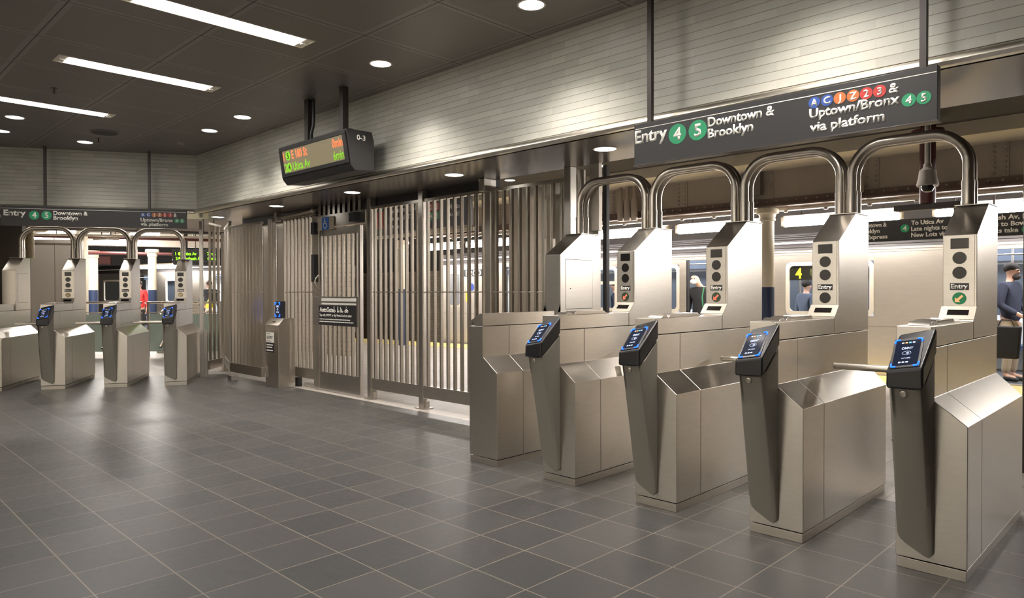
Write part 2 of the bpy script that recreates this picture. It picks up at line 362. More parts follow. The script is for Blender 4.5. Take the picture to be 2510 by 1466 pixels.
def sprinkler(x, y, label):
    t = thing('sprinkler_head', label, 'sprinkler', (x, y, ZC)); m_ = mat('bronze fitting', (.12, .095, .07), .4, .6)
    MB().lathe([(.03, -.004), (.03, 0)], n=16).lathe([(.008, -.05), (.008, -.003)], n=10).build('stem', m_, t)
    MB().lathe([(.0, -.058), (.022, -.056), (.022, -.052), (0, -.05)], n=14).build('deflector', m_, t)
sprinkler(-8.4, 1.87, 'small bronze sprinkler head on the ceiling left of the strip lights')
sprinkler(-10.72, 2.9, 'small bronze sprinkler head by the round ceiling speaker')
t = thing('ceiling_speaker', 'round perforated speaker grille flush in the hall ceiling', 'speaker', (-10.25, 2.84, ZC))
MB().lathe([(.15, -.012), (.17, -.006), (.17, 0)], n=36, cap=False).build('rim', CEILM, t)
MB().lathe([(.0, -.010), (.08, -.012), (.15, -.009)], n=36, cap=False).build('grille', mat('speaker grille', (.07, .062, .055), .6), t)
t = thing('ceiling_detector', 'small pale round detector on the ceiling near the wall corner', 'detector', (-10.2, 3.8, ZC))
MB().lathe([(.055, 0), (.055, -.015), (.035, -.035), (0, -.037)], n=20).build('body', mat('detector plastic', (.30, .27, .24), .5), t)

# ------------------------------------------------------------------ turnstiles
def cabinet_parts(t, W=.312, D=.157, end=False):
    prof = [(0, .058), (W, .058), (W, .745), (D, .866), (D, 1.113), (0, 1.113)]
    MB().prism(prof, 'y', 0, .297).build('front_cabinet', STEEL, t, .003)
    mb = MB(); n = len(prof)
    A = [mb.bm.verts.new((x, .300, z)) for x, z in prof]
    B = [mb.bm.verts.new((x, 1.52-.11*max(0, (x-D))/(W-D), z)) for x, z in prof]
    mb.bm.faces.new(A); mb.bm.faces.new((B[0], B[1], B[2], B[3])); mb.bm.faces.new((B[0], B[3], B[4], B[5]))
    for i in range(n): mb.bm.faces.new((A[i], A[(i+1) % n], B[(i+1) % n], B[i]))
    mb.build('rear_cabinet', STEEL, t, .003)
    MB().prism([(.004, .004), (W-.004, .004), (W-.004, 1.40), (D, 1.50), (.004, 1.50)], 'z', 0, .052).build('plinth', STEELD, t, .002)
    if end: MB().prism([(0, 1.117), (D, 1.117), (D, 1.219), (D-.03, 1.219), (0, 1.15)], 'y', 0, .876).build('deck', STEEL, t, .003)
    else: MB().box(0, D, 0, .876, 1.117, 1.219).build('deck', STEEL, t, .003)
    py = [(.880, 1.117), (.955, 1.117) if end else (.880, 1.222), (.955, 1.30), (.955, 1.727), (1.262, 1.93), (1.525, 1.93), (1.525, 1.117)]
    p = MB().prism(py, 'x', -.018, D+.001).build('pylon', STEEL, t, .003)
    MB().box(-.026, D+.004, 1.255, 1.528, 1.931, 1.937).build('top_plate', STEEL, p, .001)
    return p
def arrow(mb, cx, cz, s, y):
    # arrow pointing down-left
    pts = [(-1, -1), (-1, .25), (-.55, -.15), (.55, .95), (.95, .55), (-.15, -.55), (.25, -1)]
    mb.prism([(cx+a*s, cz+b*s) for a, b in pts], 'y', y-.0015, y)
def pylon_face(p, arrow_mat, lens_mat, D=.157):
    cx, y = (D-.018)/2, .955
    fp = MB().box(-.013, D-.012, y-.003, y, 1.305, 1.722).build('face_plate', STEEL, p, .001)
    MB().box(cx-.047, cx+.047, y-.0045, y-.003, 1.645, 1.707).build('display', GLASSK, p, .0006)
    for z in (1.590, 1.502): MB().disc((cx, y-.003, z), .0365, (0, -1, 0), .0018).build('signal_lens', GLASSK, p)
    pl = MB().box(cx-.049, cx+.049, y-.0045, y-.003, 1.399, 1.440).build('entry_plate', BLACKM, p)
    text('Entry', 'lettering', WHITE, pl, T(cx, y-.0045, 1.4085), .026, .088, 'C', .03, .0006)
    ln = MB().disc((cx, y-.003, 1.349), .0365, (0, -1, 0), .0018).build('signal_lens', lens_mat, p)
    if arrow_mat:
        a = MB(); arrow(a, cx, 1.349, .022, y-.0048); a.build('arrow', arrow_mat, ln)
    # slanted lower display
    sl = (Vector((0, .955, 1.30))-Vector((0, .88, 1.222))); L0 = sl.length; e = sl.normalized(); nrm = Vector((0, -e.z, e.y))
    def S(x, s, h): v = Vector((x, .88, 1.222))+e*s+nrm*h; return v
    def slab(x0, x1, s0, s1, h0, h1): return MB().hexa([S(x0, s0, h0), S(x1, s0, h0), S(x1, s1, h0), S(x0, s1, h0), S(x0, s0, h1), S(x1, s0, h1), S(x1, s1, h1), S(x0, s1, h1)])
    k = slab(-.024, D+.002, .004, L0-.002, 0, .004).build('lower_panel', PANEL, p, .001)
    slab(cx-.055, cx+.055, L0*.34, L0*.72, .004, .0055).build('balance_display', GLASSK, k)
def make_turnstile(lens=GLASSK, amat=None):
    t = thing('turnstile', 'x', 'turnstile')
    p = cabinet_parts(t); pylon_face(p, amat, lens)
    # swipe slot housing on the deck
    h = MB().prism([(.22, 1.219), (.26, 1.243), (.60, 1.243), (.64, 1.219)], 'x', .012, .118).build('card_slot_housing', TUBE, t, .003)
    MB().prism([(.13, 1.219), (.16, 1.237), (.20, 1.237), (.215, 1.219)], 'x', .012, .118).build('card_guide', TUBE, t, .003)
    # tripod hub and three arms on the left side
    hub = Vector((-.02, .775, .915)); ax = Vector((-.70, 0, -.71)).normalized()
    MB().lathe([(.075, -.05), (.075, .0), (.055, .03), (.0, .04)], hub, 24, ax).build('tripod_hub', TUBE, t)
    a0 = Vector((-1, 0, 0))
    for k in range(3):
        d = Matrix.Rotation(k*2*PI/3, 3, ax) @ a0
        ln = .565 if k == 0 else .5
        st = hub+d*.03; en = hub+d*ln
        MB().tube([st, st+d*(ln*.3), en-d*.006, en], .021, 16).build('arm', TRIMM, t)
    # reader pedestal: leans out from the front, rounded front corners, fades into the cabinet near the floor
    lv = [(.925, .188), (.75, .150), (.55, .108), (.35, .066), (.24, .043), (.15, .024)]
    low = {0: .150, 1: .185, 2: .150, 3: .132, 4: .088, 5: .080, 6: .105, 7: .10}
    mb = MB(); rings = []
    for z, d in lv:
        pts = [(.012, .002), (.012, -d*.80), (.026, -d*.96), (.05, -d), (.132, -d), (.156, -d*.95), (.172, -d*.74), (.172, .002)]
        rings.append([mb.bm.verts.new((x, y, z if z > .2 else low[i])) for i, (x, y) in enumerate(pts)])
    for A, B in zip(rings, rings[1:]):
        for j in range(len(A)): mb.bm.faces.new((A[j], A[(j+1) % len(A)], B[(j+1) % len(B)], B[j]))
    mb.bm.faces.new(rings[-1])
    # upper wedge of the pedestal under the slanted reader
    top = [mb.bm.verts.new((x, y, .925+(.188+y)*.80)) for x, y in [(.012, .002), (.012, -.150), (.026, -.180), (.05, -.188), (.132, -.188), (.156, -.179), (.172, -.139), (.172, .002)]]
    A = rings[0]
    for j in range(8): mb.bm.faces.new((top[j], top[(j+1) % 8], A[(j+1) % 8], A[j]))
    mb.bm.faces.new(top)
    mb.build('reader_pedestal', PEDEST, t, .005)
    # black reader head, screen face twisted towards the passage on its left
    H = [(.010, -.205, .922), (.172, -.205, .926), (.182, -.002, 1.092), (.012, -.002, 1.078),
         (.010, -.200, 1.006), (.172, -.205, 1.034), (.184, -.002, 1.219), (.012, -.002, 1.176)]
    hd = MB().hexa([Vector(v) for v in H]).build('reader_head', BLACK, t, .012, seg=3)
    p0, px_, py_ = Vector(H[4]), Vector(H[5])-Vector(H[4]), Vector(H[7])-Vector(H[4])
    ex = px_.normalized(); ez = (py_-ex*py_.dot(ex)).normalized(); en = ex.cross(ez)   # en points outwards
    if en.y > 0: en = -en
    wd, ht = px_.length, py_.length
    FM = Matrix((ex, -en, ez)).transposed().to_4x4(); FM = Matrix.Translation(p0+en*.0012) @ FM
    def rect(x0, x1, z0, z1, y0, y1): return MB().box(x0, x1, y0, y1, z0, z1).xf(FM)
    rect(.014, wd-.014, .012, ht-.045, -.004, .004).build('bezel', mat('reader bezel', (.05, .05, .055), .3), hd, .003)
    s_ = rect(.026, wd-.026, .026, ht-.062, -.0055, -.004).build('screen', SCREEN, hd)
    x0, x1, z0, z1 = .021, wd-.021, .018, ht-.055
    for cx, cz, sx, sz in ((x0, z0, 1, 1), (x1, z0, -1, 1), (x0, z1, 1, -1), (x1, z1, -1, -1)):
        pts = [Vector((cx, -.006, cz+sz*.022)), Vector((cx, -.006, cz+sz*.010)), Vector((cx+sx*.003, -.006, cz+sz*.003)), Vector((cx+sx*.010, -.006, cz)), Vector((cx+sx*.022, -.006, cz))]
        MB().tube([FM @ q for q in pts], .0036, 8).build('corner_light', LEDBLUE, hd)
    mx = wd/2
    text('OMNY', 'lettering', LEDTEXT, s_, FM @ T(mx, -.0058, z0+(z1-z0)*.62), .0155, .052, 'C', .02, .0003)
    text('TAP HERE', 'lettering', LEDTEXT, s_, FM @ T(mx, -.0058, z0+(z1-z0)*.27), .0075, .042, 'C', .01, .0003)
    ic = MB()
    for r in (.006, .011, .016):
        ic.tube([FM @ Vector((mx-.006+r*math.cos(a), -.006, z0+(z1-z0)*.48+r*.62*math.sin(a))) for a in [-.9+1.8*i/6 for i in range(7)]], .0011, 5)
    ic.tube([FM @ Vector((mx+.0+.020*math.cos(a), -.006, z0+(z1-z0)*.48+.0125*math.sin(a))) for a in [2*PI*i/18 for i in range(19)]], .0008, 5)
    ic.build('contactless_symbol', LEDTEXT, s_)
    cols = (WHITE, glow('card icon amber', (1, .4, .1), .8), glow('card icon blue', (.1, .5, 1), .8), LEDTEXT)
    for i in range(4): MB().box(mx-.030+i*.0165, mx-.030+i*.0165+.011, -.0065, -.0058, z0+(z1-z0)*.845, z0+(z1-z0)*.89).xf(FM).build('card_icon', cols[i], s_)
    for i in range(3): MB().box(mx-.030+i*.0165, mx-.030+i*.0165+.011, -.0065, -.0058, z0+(z1-z0)*.12, z0+(z1-z0)*.165).xf(FM).build('card_icon', LEDTEXT, s_)
    lk = MB().lathe([(.0165, 0), (.0165, .005), (.012, .007), (.011, .004), (.0, .004)], (.084, -.1825, .900), 24, (0, -1, -.2)).build('lock', STEELD, t)
    return t
lensr = mat('dark green lens', (.03, .055, .03), .15)
proto = {'red': make_turnstile(lensr, ARROWR)}
def set_arrow(t, lens, am):
    for p in t.children:
        if p.name.startswith('pylon'):
            ls = [c for c in p.children if c.name.startswith('signal_lens')]
            for c in ls:
                if c.children or c.get('low'):
                    c.data = c.data.copy(); c.data.materials[0] = lens
                    for a in list(c.children):
                        if am is None: bpy.data.objects.remove(a)
                        else: a.data = a.data.copy(); a.data.materials[0] = am
t2 = proto['red']; t2.location = (-3.507, FY, 0)
rows = [(t2, None)]
G1 = 'turnstiles of the right bank'; G2 = 'turnstiles of the left bank'
def ts(x, y, rz, label, group, lens, am):
    t = copy_tree(t2); t.location = (x, y, 0); t.rotation_euler = (0, 0, rz); tag(t, label, 'turnstile', group); set_arrow(t, lens, am); return t
GLENS = glow('lit green lens', (.01, .16, .06), .35); GOLD = mat('gold lens', (.40, .30, .13), .3); WARR = mat('pale arrow', (.62, .55, .40), .4)
tag(t2, 'steel turnstile with red arrow, second cabinet of the right bank after the plain end cabinet', 'turnstile', G1)
ts(-2.675, FY-.012, 0, 'steel turnstile with red arrow on green, in front of the cream and blue column', G1, lensr, ARROWR)
ts(-1.884, FY-.005, 0, 'steel turnstile with all lamps dark, second from right in the right bank', G1, GLASSK, None)
ts(-1.113, FY+.02, 0, 'nearest steel turnstile at the right edge with orange arrow on green lens', G1, GLENS, ARROWY)
for k, lb, le, am in ((-1.608, 'left bank turnstile with golden arrow, in front of the tall steel panels', GOLD, WARR), (-.804, 'left bank turnstile with unlit lamps and pale blue sloping top, middle reader', GLASSK, None), (0., 'left bank turnstile next to the corner bars, rightmost of that bank', GOLD, WARR)):
    q = LP(k, 0); ts(q.x, q.y, A60, lb, G2, le, am)
def end_cabinet(loc, rz, label, W, D, group):
    t = thing('end_cabinet', label, 'turnstile cabinet', loc, rz, group)
    p = cabinet_parts(t, W, D, True)
    MB().box(D+.0008, D+.0014, 1.026, 1.424, 1.231, 1.689).build('door_gap', BLACKM, p)
    d = MB().box(D+.001, D+.003, 1.03, 1.42, 1.235, 1.685).build('access_door', STEEL, p, .001)
    MB().disc((D+.003, 1.095, 1.42), .006, (1, 0, 0), .003, 14).build('lock', BLACKM, d)
    MB().disc((.045, 0, 1.135), .007, (0, -1, 0), .002, 12).build('screw', DARKROD, t)
    return t
end_cabinet((-4.315, FY-.002, 0), 0, 'plain steel end cabinet without reader, at the fence end of the right bank', .327, .165, G1)
q = LP(-2.412, 0); end_cabinet(q, A60, 'plain steel cabinet cut by the left edge, first of the left bank', .327, .165, G2)

# arched pipe barriers between the pylons
def arch(loc, rz, span, label, group):
    t = thing('barrier_arch', label, 'barrier', loc, rz, group)
    r = .21; zt = 2.405
    for y in (1.285, 1.362):
        pth = [(0, y, 1.94), (0, y, zt-r)]+[tuple(v) for v in arc((r, y, zt-r), r, PI, PI/2, (1, 0, 0), (0, 0, 1), 12)][1:]+[tuple(v) for v in arc((span-r, y, zt-r), r, PI/2, 0, (1, 0, 0), (0, 0, 1), 12)]+[(span, y, 1.94)]
        MB().tube(pth, .0325, 18).build('pipe', TUBE, t)
        for x in (0, span):
            MB().lathe([(.036, 0), (.036, .115), (.0325, .118)], (x, y, 1.938), 20).build('sleeve', TUBE, t)
            MB().lathe([(.037, 0), (.037, .034)], (x, y, 2.054), 20).build('collar', TUBE, t)
    return t
g = 'pipe arches over the right bank passages'
xs = [-4.315, -3.507, -2.675, -1.884, -1.113]
lbs = ['double pipe arch from the plain end cabinet to the first reader turnstile', 'double pipe arch left of the cream and blue column', 'double pipe arch over the passage right of the column', 'double pipe arch nearest the camera with the dome camera seen through it']
for i in range(4):
    a = xs[i]+.122; b = xs[i+1]+.047; arch((a, FY, 0), 0, b-a, lbs[i], g)
g = 'pipe arches over the left bank passages'
for i, lb in enumerate(('dark pipe arch in front of the tall steel panels on the left', 'dark pipe arch in the middle of the left bank', 'dark pipe arch of the left bank next to the corner bars')):
    q = LP(-2.412+.804*i+.122, 0); arch(q, A60, .804-.075, lb, g)

# ------------------------------------------------------------------ overhead entry signs
def bullet(p, M, x, z, r, m, ch, hs=1.15):
    b = MB().disc((0, 0, 0), r, (0, -1, 0), .0014, 36).xf(M @ T(x, 0, z)).build('route_bullet', m, p)
    text(ch, 'numeral', WHITE, b, M @ T(x, -.0014, z-r*hs*.5), r*hs, None, 'C', .03, .0006)
def entry_sign(loc, rz, x0, x1, z0, z1, label, lay, rods):
    t = thing('entry_sign', label, 'sign', loc, rz)
    MB().box(x0, x1, 0, .06, z0, z1).build('panel', SIGNBLK, t, .002)
    M = T(0, -.0005, 0)
    MB().box(x0+.012, x1-.004, -.0012, 0, lay['line'], lay['line']+.0045).build('white_line', WHITE, t)
    MB().box(x0-.004, x1+.004, -.004, .064, z0-.006, z0+.002).build('bottom_edge', DARKROD, t, .001)
    for s, x, z, w_, h in lay['txt']: text(s, 'lettering', WHITE, t, M @ T(x, 0, z), h, w_, 'L', .03)
    for ch, m, x, z, r in lay['bul']: bullet(t, M, x, z, r, m, ch)
    for x in rods:
        MB().box(x-.017, x+.017, .012, .046, z1-.002, ZC).build('hanger_rod', DARKROD, t, .002)
    return t
lay = dict(line=2.506, txt=[('Entry', -2.811, 2.412, .255, .082), ('Downtown &', -2.258, 2.4375, .436, .057), ('Brooklyn', -2.258, 2.3655, .303, .057),
      ('&', -1.202, 2.4405, .052, .050), ('Uptown/Bronx', -1.619, 2.380, .472, .051), ('via platform', -1.616, 2.302, .395, .051)],
      bul=[('4', GREEN, -2.478, 2.428, .0655), ('5', GREEN, -2.329, 2.429, .0655), ('A', BLUE, -1.591, 2.466, .0325), ('C', BLUE, -1.521, 2.466, .0325), ('J', ORANGE, -1.452, 2.465, .0325), ('Z', ORANGE, -1.382, 2.464, .0325),
           ('2', RED, -1.314, 2.4635, .0325), ('3', RED, -1.247, 2.4625, .0325), ('4', GREEN, -1.106, 2.388, .034), ('5', GREEN, -1.036, 2.387, .034)])
entry_sign((0, 4.07, 0), 0, -2.818, -.975, 2.262, 2.544, 'black overhead entry sign hanging over the right turnstile bank', lay, (-2.705, -1.045))
lay = dict(line=2.580, txt=[('Entry', -2.053, 2.480, .273, .077), ('Downtown &', -1.436, 2.501, .440, .056), ('Brooklyn', -1.437, 2.431, .312, .056),
      ('&', .141, 2.515, .045, .05), ('Uptown/Bronx', -.305, 2.436, .44, .048), ('via platform', -.304, 2.372, .368, .048)],
      bul=[('4', GREEN, -1.676, 2.490, .064), ('5', GREEN, -1.521, 2.492, .064), ('A', BLUE, -.273, 2.533, .033), ('C', BLUE, -.199, 2.535, .033), ('J', ORANGE, -.123, 2.536, .033), ('Z', ORANGE, -.05, 2.537, .033),
           ('2', RED, .022, 2.538, .033), ('3', RED, .095, 2.539, .033), ('4', GREEN, .185, 2.455, .033), ('5', GREEN, .257, 2.455, .033)])
entry_sign(LP(0, .02), A60, -2.09, .318, 2.345, 2.622, 'long black overhead entry sign hanging over the left turnstile bank', lay, (-1.545, -.19))

# ------------------------------------------------------------------ LED arrivals display
def led_display(loc, rz, W, label, lines, rods, endtext, lit):
    t = thing('arrivals_display', label, 'display', loc, rz)
    prof = [(0.0, .33), (.05, -.02), (.10, -.075), (.33, -.055), (.325, .24), (.30, .335)]
    body = MB().prism([(y, z) for y, z in prof], 'x', 0, W).build('housing', BLACKM, t, .006)
    n = Vector((0, -.35, -.05)).normalized(); up = Vector((0, -.05, .35)).normalized()
    FM = Matrix((Vector((1, 0, 0)), -n, up)).transposed().to_4x4(); FM = Matrix.Translation(Vector((0, .05, -.02))+n*.001) @ FM
    fr = MB()
    for a in ((0.02, W-.02, .02, .06), (.02, W-.02, .305, .335), (.02, .075, .06, .305), (W-.075, W-.02, .06, .305)): fr.box(a[0], a[1], -.012, 0, a[2], a[3])
    fr.xf(FM).build('bezel', BLACKM, t, .003)
    s = MB().box(.075, W-.075, -.002, 0, .06, .305).xf(FM).build('screen', mat('led screen', (.26, .22, .14), .35, emit=(.20, .165, .09), estr=lit), t)
    for i, (tx, x, w_, m) in enumerate(lines):
        text(tx[0], 'led_text', m, s, FM @ T(x, -.003, tx[1]), tx[2], w_, 'L', .02, .0006)
    if endtext: text(endtext, 'lettering', WHITE, t, T(W+.0012, .12, .235) @ Matrix.Rotation(PI/2, 4, 'Z'), .05, .10, 'L', .02)
    for x in rods: MB().box(x-.034, x+.034, .10, .168, .33, ZC-loc[2]).build('hanger_post', DARKROD, t, .003)
    return t, s, FM
LO = glow('orange led', (1.0, .22, .08), .85); LG = glow('green led', (.24, .62, .02), .6); LGB = glow('bright green led', (.25, 1.0, .01), 2.)
D0 = (-7.40, 3.80, 2.67); W0 = 1.385
t, s, FM = led_display(D0, 0, W0, 'black hanging arrivals display with orange and green train times', [(('1', .20, .085), .09, None, LO), (('E 180 St', .20, .085), .275, .33, LO), (('0min', .20, .085), W0-.285, .195, LO),
    (('2', .075, .085), .09, None, LG), (('Utica Av', .075, .085), .275, .36, LG), (('6min', .075, .085), W0-.285, .195, LG)], (.43, 1.13), '0-3', .32)
for z, ch in ((.2425, '5'), (.1175, '4')):
    b = MB().disc((0, 0, 0), .05, (0, -1, 0), .0014, 24).xf(FM @ T(.195, -.003, z)).build('route_bullet', LG, s)
    text(ch, 'numeral', mat('led off', (.05, .06, .02), .5), b, FM @ T(.195, -.0046, z-.03), .06, None, 'C', .02, .0006)
c = MB().tube([(.50, .15, ZC-2.67), (.505, .15, .62), (.495, .15, .52), (.47, .14, .44), (.46, .14, .33)], .018, 10).build('cable', BLACK, t)
tb = MB()
for x in (.30, .345, .42, 1.19, 1.24, 1.30): tb.box(x, x+.03, .05+.2*((x*7) % 1), .10+.2*((x*7) % 1), .325, .35)
tb.build('hinge_blocks', BLACKM, t, .003)

# ------------------------------------------------------------------ fence
g = 'square steel fence posts'
def post(x, label, w_=.082, d=.088, y=5.19, base=True, top=ZS):
    t = thing('fence_post', label, 'post', (x, y, 0), 0, g)
    MB().box(-w_/2, w_/2, 0, d, 0, top).build('shaft', STEEL, t, .004)
    if base:
        MB().box(-w_/2-.05, w_/2+.05, -.02, d+.03, 0, .012).build('base_plate', STEELD, t, .002)
        MB().prism([(w_/2, .012), (w_/2+.03, .012), (w_/2+.03, .09), (w_/2, .12)], 'y', .02, d-.01).build('gusset', STEELD, t, .002)
    return t
post(-7.705, 'steel fence post at the right side of the gate'); post(-6.63, 'steel fence post between the two open barred panels'); post(-5.47, 'steel fence post with clamp, left of the stainless backing panels')
post(-4.362, 'steel fence post behind the plain end cabinet', .08, .09, 5.19, False); post(-10.13, 'steel fence post behind the kiosk, left of the lock box', .12, .08, 5.05, True, 2.5)
def fence(x0, x1, n, label, y=5.225, zt=2.49, rail0=.133, rail1=.278, midz=1.387, loc=None, rz=0.):
    t = thing('barred_fence', label, 'fence', loc or (x0, y, 0), rz, 'barred steel fence panels'); Wd = x1-x0
    MB().box(0, Wd, -.016, .026, zt-.035, zt).build('top_rail', STEEL, t, .002)
    MB().box(0, Wd, -.022, .034, rail0, rail1).build('bottom_rail', STEELD, t, .003)
    MB().tube([(0, .005, midz), (Wd, .005, midz)], .0075, 8).build('cross_rod', STEEL, t)
    for k in range(n):
        x = Wd*(k+.5)/n
        MB().box(x-.013, x+.013, -.016, .024, rail1, zt-.03).build('bar', BARS, t, .003)
    return t
fence(-7.664, -6.671, 9, 'barred fence panel immediately right of the gate')
fence(-6.589, -5.511, 9, 'barred fence panel in the middle, train number seen through it')
fence(-5.429, -4.405, 9, 'barred fence panel in front of the stainless backing panels')
fence(-10.06, -9.08, 9, 'barred fence panel behind the kiosk, left of the gate', zt=2.53)
fence(-10.98, -9.90, 10, 'barred fence panel left of the kiosk, in the shadowed corner', y=4.82, zt=2.43)
q0, q1 = Vector((-11.80, 4.80, 0)), Vector((-12.20, 5.18, 0)); dq = q1-q0
fence(0, dq.length, 3, 'short barred panel beside the left bank, person with yellow bag seen through it', zt=2.55, rail0=.10, rail1=.25, loc=tuple(q0), rz=math.atan2(dq.y, dq.x))
fence(0, 1.30, 10, 'barred panel at the inner corner between left bank and main fence', zt=2.51, loc=(-12.25, 5.28, 0), rz=math.atan2(-.46, 1.25))
t = thing('fence_post', 'wide pale steel post at the inner fence corner', 'post', (-12.28, 5.24, 0), 0, g); MB().box(-.05, .05, 0, .1, 0, 2.42).build('shaft', STEEL, t, .004); MB().box(-.09, .09, -.03, .13, 0, .012).build('base_plate', STEELD, t)
q = LP(.345, .98); t = thing('fence_post', 'slim steel post against the rightmost left bank turnstile', 'post', q, A60, g); MB().box(0, .055, 0, .07, 0, 2.55).build('shaft', STEEL, t, .004)
MB().prism([(-.0, 0), (.11, 0), (.11, .72), (.0, .86)], 'y', .02, .14).build('side_wing', STEELD, t, .003)
q = thing('steel_cladding', 'tall stainless cladding behind the fence panel right of the clamp post', 'cladding', (-5.58, 5.62, 0))
for i, (a, b) in enumerate(((0.0, .27), (.285, .62), (.63, 1.26))): MB().box(a, b, 0, .04, 0, 2.52).build('panel', STEEL, q, .003)
MB().box(.272, .284, .012, .03, 0, 2.52).build('joint', BLACKM, q)
q = thing('steel_cladding', 'dull stainless cladding behind the shadowed corner fence', 'cladding', (-12.0, 5.62, 0))
for i in range(3): MB().box(i*.5, i*.5+.49, 0, .04, 0, 2.5).build('panel', STEELD, q, .003)
# clamp and pipe at the post top
t = thing('pipe_bracket', 'grey bracket with wire ties on top of the clamp post', 'bracket', (-5.47, 5.14, ZS))
MB().box(-.045, .045, -.04, .06, -.13, 0).build('plate', STEELD, t, .003); MB().tube([(-.03, -.05, -.02), (.0, -.06, .0), (.05, -.05, -.015)], .008, 8).build('wire_tie', POLISH, t)
t = thing('steel_pipe', 'stout vertical steel pipe beside the arch of the plain end cabinet', 'pipe', (-4.40, 5.43, 0)); MB().lathe([(.055, 1.94), (.055, ZS)], n=24).build('pipe', TUBE, t); MB().lathe([(.062, 1.935), (.062, 1.975)], n=24).build('collar', TUBE, t)
t = thing('steel_jamb', 'flat steel jamb rising to the soffit beside the first arch', 'post', (-4.14, 5.25, 0)); MB().box(0, .11, 0, .05, 1.96, 2.60).build('plate', STEELD, t, .003)
t = thing('black_channel', 'black upright channel behind the first arch', 'post', (-4.145, 5.52, 0)); MB().box(-.045, 0, 0, .05, 0, 2.62).build('channel', BLACKM, t, .003)

t = thing('dark_post', 'dark bronze post at the right edge behind the nearest turnstile', 'post', (-.93, 6.55, 0)); MB().box(-.06, .06, 0, .14, 0, 3.45).build('shaft', mat('dark bronze cladding', (.07, .058, .048), .4, .5), t, .004)
# ------------------------------------------------------------------ gate
t = thing('autogate', 'barred steel access gate with black panel and blue wheelchair sign', 'gate', (-8.90, 5.20, 0))
W1 = 1.015
fr = MB(); fr.box(0, .045, -.02, .03, .03, 2.27); fr.box(W1-.045, W1, -.02, .03, .03, 2.27); fr.box(.045, W1-.045, -.02, .03, 2.17, 2.27); fr.build('leaf_frame', STEEL, t, .003)
for k in range(8):
    x = .045+(W1-.09)*(k+.5)/8; MB().box(x-.014, x+.014, -.015, .022, .27, 2.17).build('bar', BARS, t, .003)
MB().box(.0, W1, -.024, -.018, .03, .272).build('kick_plate', STEEL, t, .002)
pn = MB().box(-.16, W1-.04, -.032, -.02, .925, 1.325).build('info_panel', STEELD, t, .002)
for z0, z1, m in ((1.262, 1.305, WHITE), (1.215, 1.238, WHITE)): MB().box(.07, W1-.075, -.0345, -.032, z0, z1).build('label_strip', m, pn)
sg = MB().box(.0, W1-.075, -.0365, -.032, .932, 1.204).build('gate_notice', SIGNBLK, pn, .001)
text('AutoGate', 'lettering', WHITE, sg, T(.025, -.0366, 1.112), .062, .36, 'L', .03)
text('Tap with OMNY or dip MetroCard to enter', 'lettering', WHITE, sg, T(.02, -.0366, 1.052), .032, .82, 'L', .02)
ln = MB()
for z, x1 in ((1.005, .80), (.972, .88)):
    x = .02
    while x < x1:
        w_ = random.uniform(.02, .06); ln.box(x, min(x+w_, x1), -.0378, -.0366, z, z+.013); x += w_+.008
ln.build('small_print', WHITE, sg)
ic = MB()
def ring(mb, c, r, y, rr=.004, a0=0, a1=2*PI): mb.tube([Vector((c[0]+r*math.cos(a0+(a1-a0)*i/14), y, c[1]+r*math.sin(a0+(a1-a0)*i/14))) for i in range(15)], rr, 6)
def limb(mb, pts, y, r=.005): mb.tube([Vector((a, y, b)) for a, b in pts], r, 6)
x = .41; ring(ic, (x, 1.128), .018, -.039, .004, 2.2, 6.6); limb(ic, [(x-.004, 1.17), (x, 1.14), (x+.018, 1.138), (x+.026, 1.115)], -.039); ic.ball((x-.005, -.039, 1.183), .008)
x = .50; limb(ic, [(x, 1.17), (x, 1.14), (x-.008, 1.112)], -.039, .007); limb(ic, [(x, 1.14), (x+.01, 1.112)], -.039); ic.ball((x, -.039, 1.183), .008); ic.box(x+.018, x+.036, -.041, -.037, 1.112, 1.138)
x = .585; limb(ic, [(x-.015, 1.185), (x-.012, 1.112)], -.039); limb(ic, [(x+.01, 1.16), (x+.012, 1.112)], -.039, .006); ring(ic, (x+.035, 1.122), .009, -.039, .003)
x = .69; ring(ic, (x, 1.13), .017, -.039); ring(ic, (x+.045, 1.13), .017, -.039); limb(ic, [(x, 1.13), (x+.015, 1.165), (x+.045, 1.13)], -.039, .004); ic.ball((x+.024, -.039, 1.185), .008)
ic.build('pictograms', WHITE, sg)
ac = MB().box(-.01, .41, -.045, -.030, 2.25, 2.428).build('access_plate', mat('access plate', (.40, .35, .27), .45), t, .002)
bl = MB().box(.115, .295, -.049, -.045, 2.252, 2.426).build('access_symbol_field', mat('access blue', (.008, .12, .50), .4), ac)
ic = MB(); ic.ball((.195, -.051, 2.405), .012); limb(ic, [(.195, 2.39), (.20, 2.34), (.232, 2.338), (.247, 2.292), (.262, 2.296)], -.051, .007); limb(ic, [(.198, 2.365), (.228, 2.363)], -.051, .006)
ring(ic, (.203, 2.313), .042, -.051, .0065, 2.1, 6.0); ic.build('wheelchair_symbol', WHITE, bl)
MB().box(W1-.13, W1+.06, -.11, -.02, 2.31, 2.43).build('closer_box', BLACK, t, .006)
MB().box(-.10, -.02, -.10, -.02, 2.20, 2.37).build('sensor_box', BLACK, t, .006)
MB().box(-.115, -.035, -.09, -.02, 1.53, 1.92).build('lock_box', BLACK, t, .008)
MB().tube([(.0, -.03, 1.63), (-.02, -.07, 1.58), (-.03, -.08, 1.53), (-.02, -.07, 1.47), (.0, -.03, 1.42)], .011, 10).build('handle', POLISH, t)
t = thing('gate_frame', 'steel gate surround with louvred header above the gate', 'gate frame', (-9.07, 5.20, 0))
MB().box(-.005, .14, -.02, .075, 0, 2.40).build('jamb', STEEL, t, .003)
MB().box(-.005, 1.32, -.025, .06, 2.29, 2.46).build('header', STEEL, t, .003)
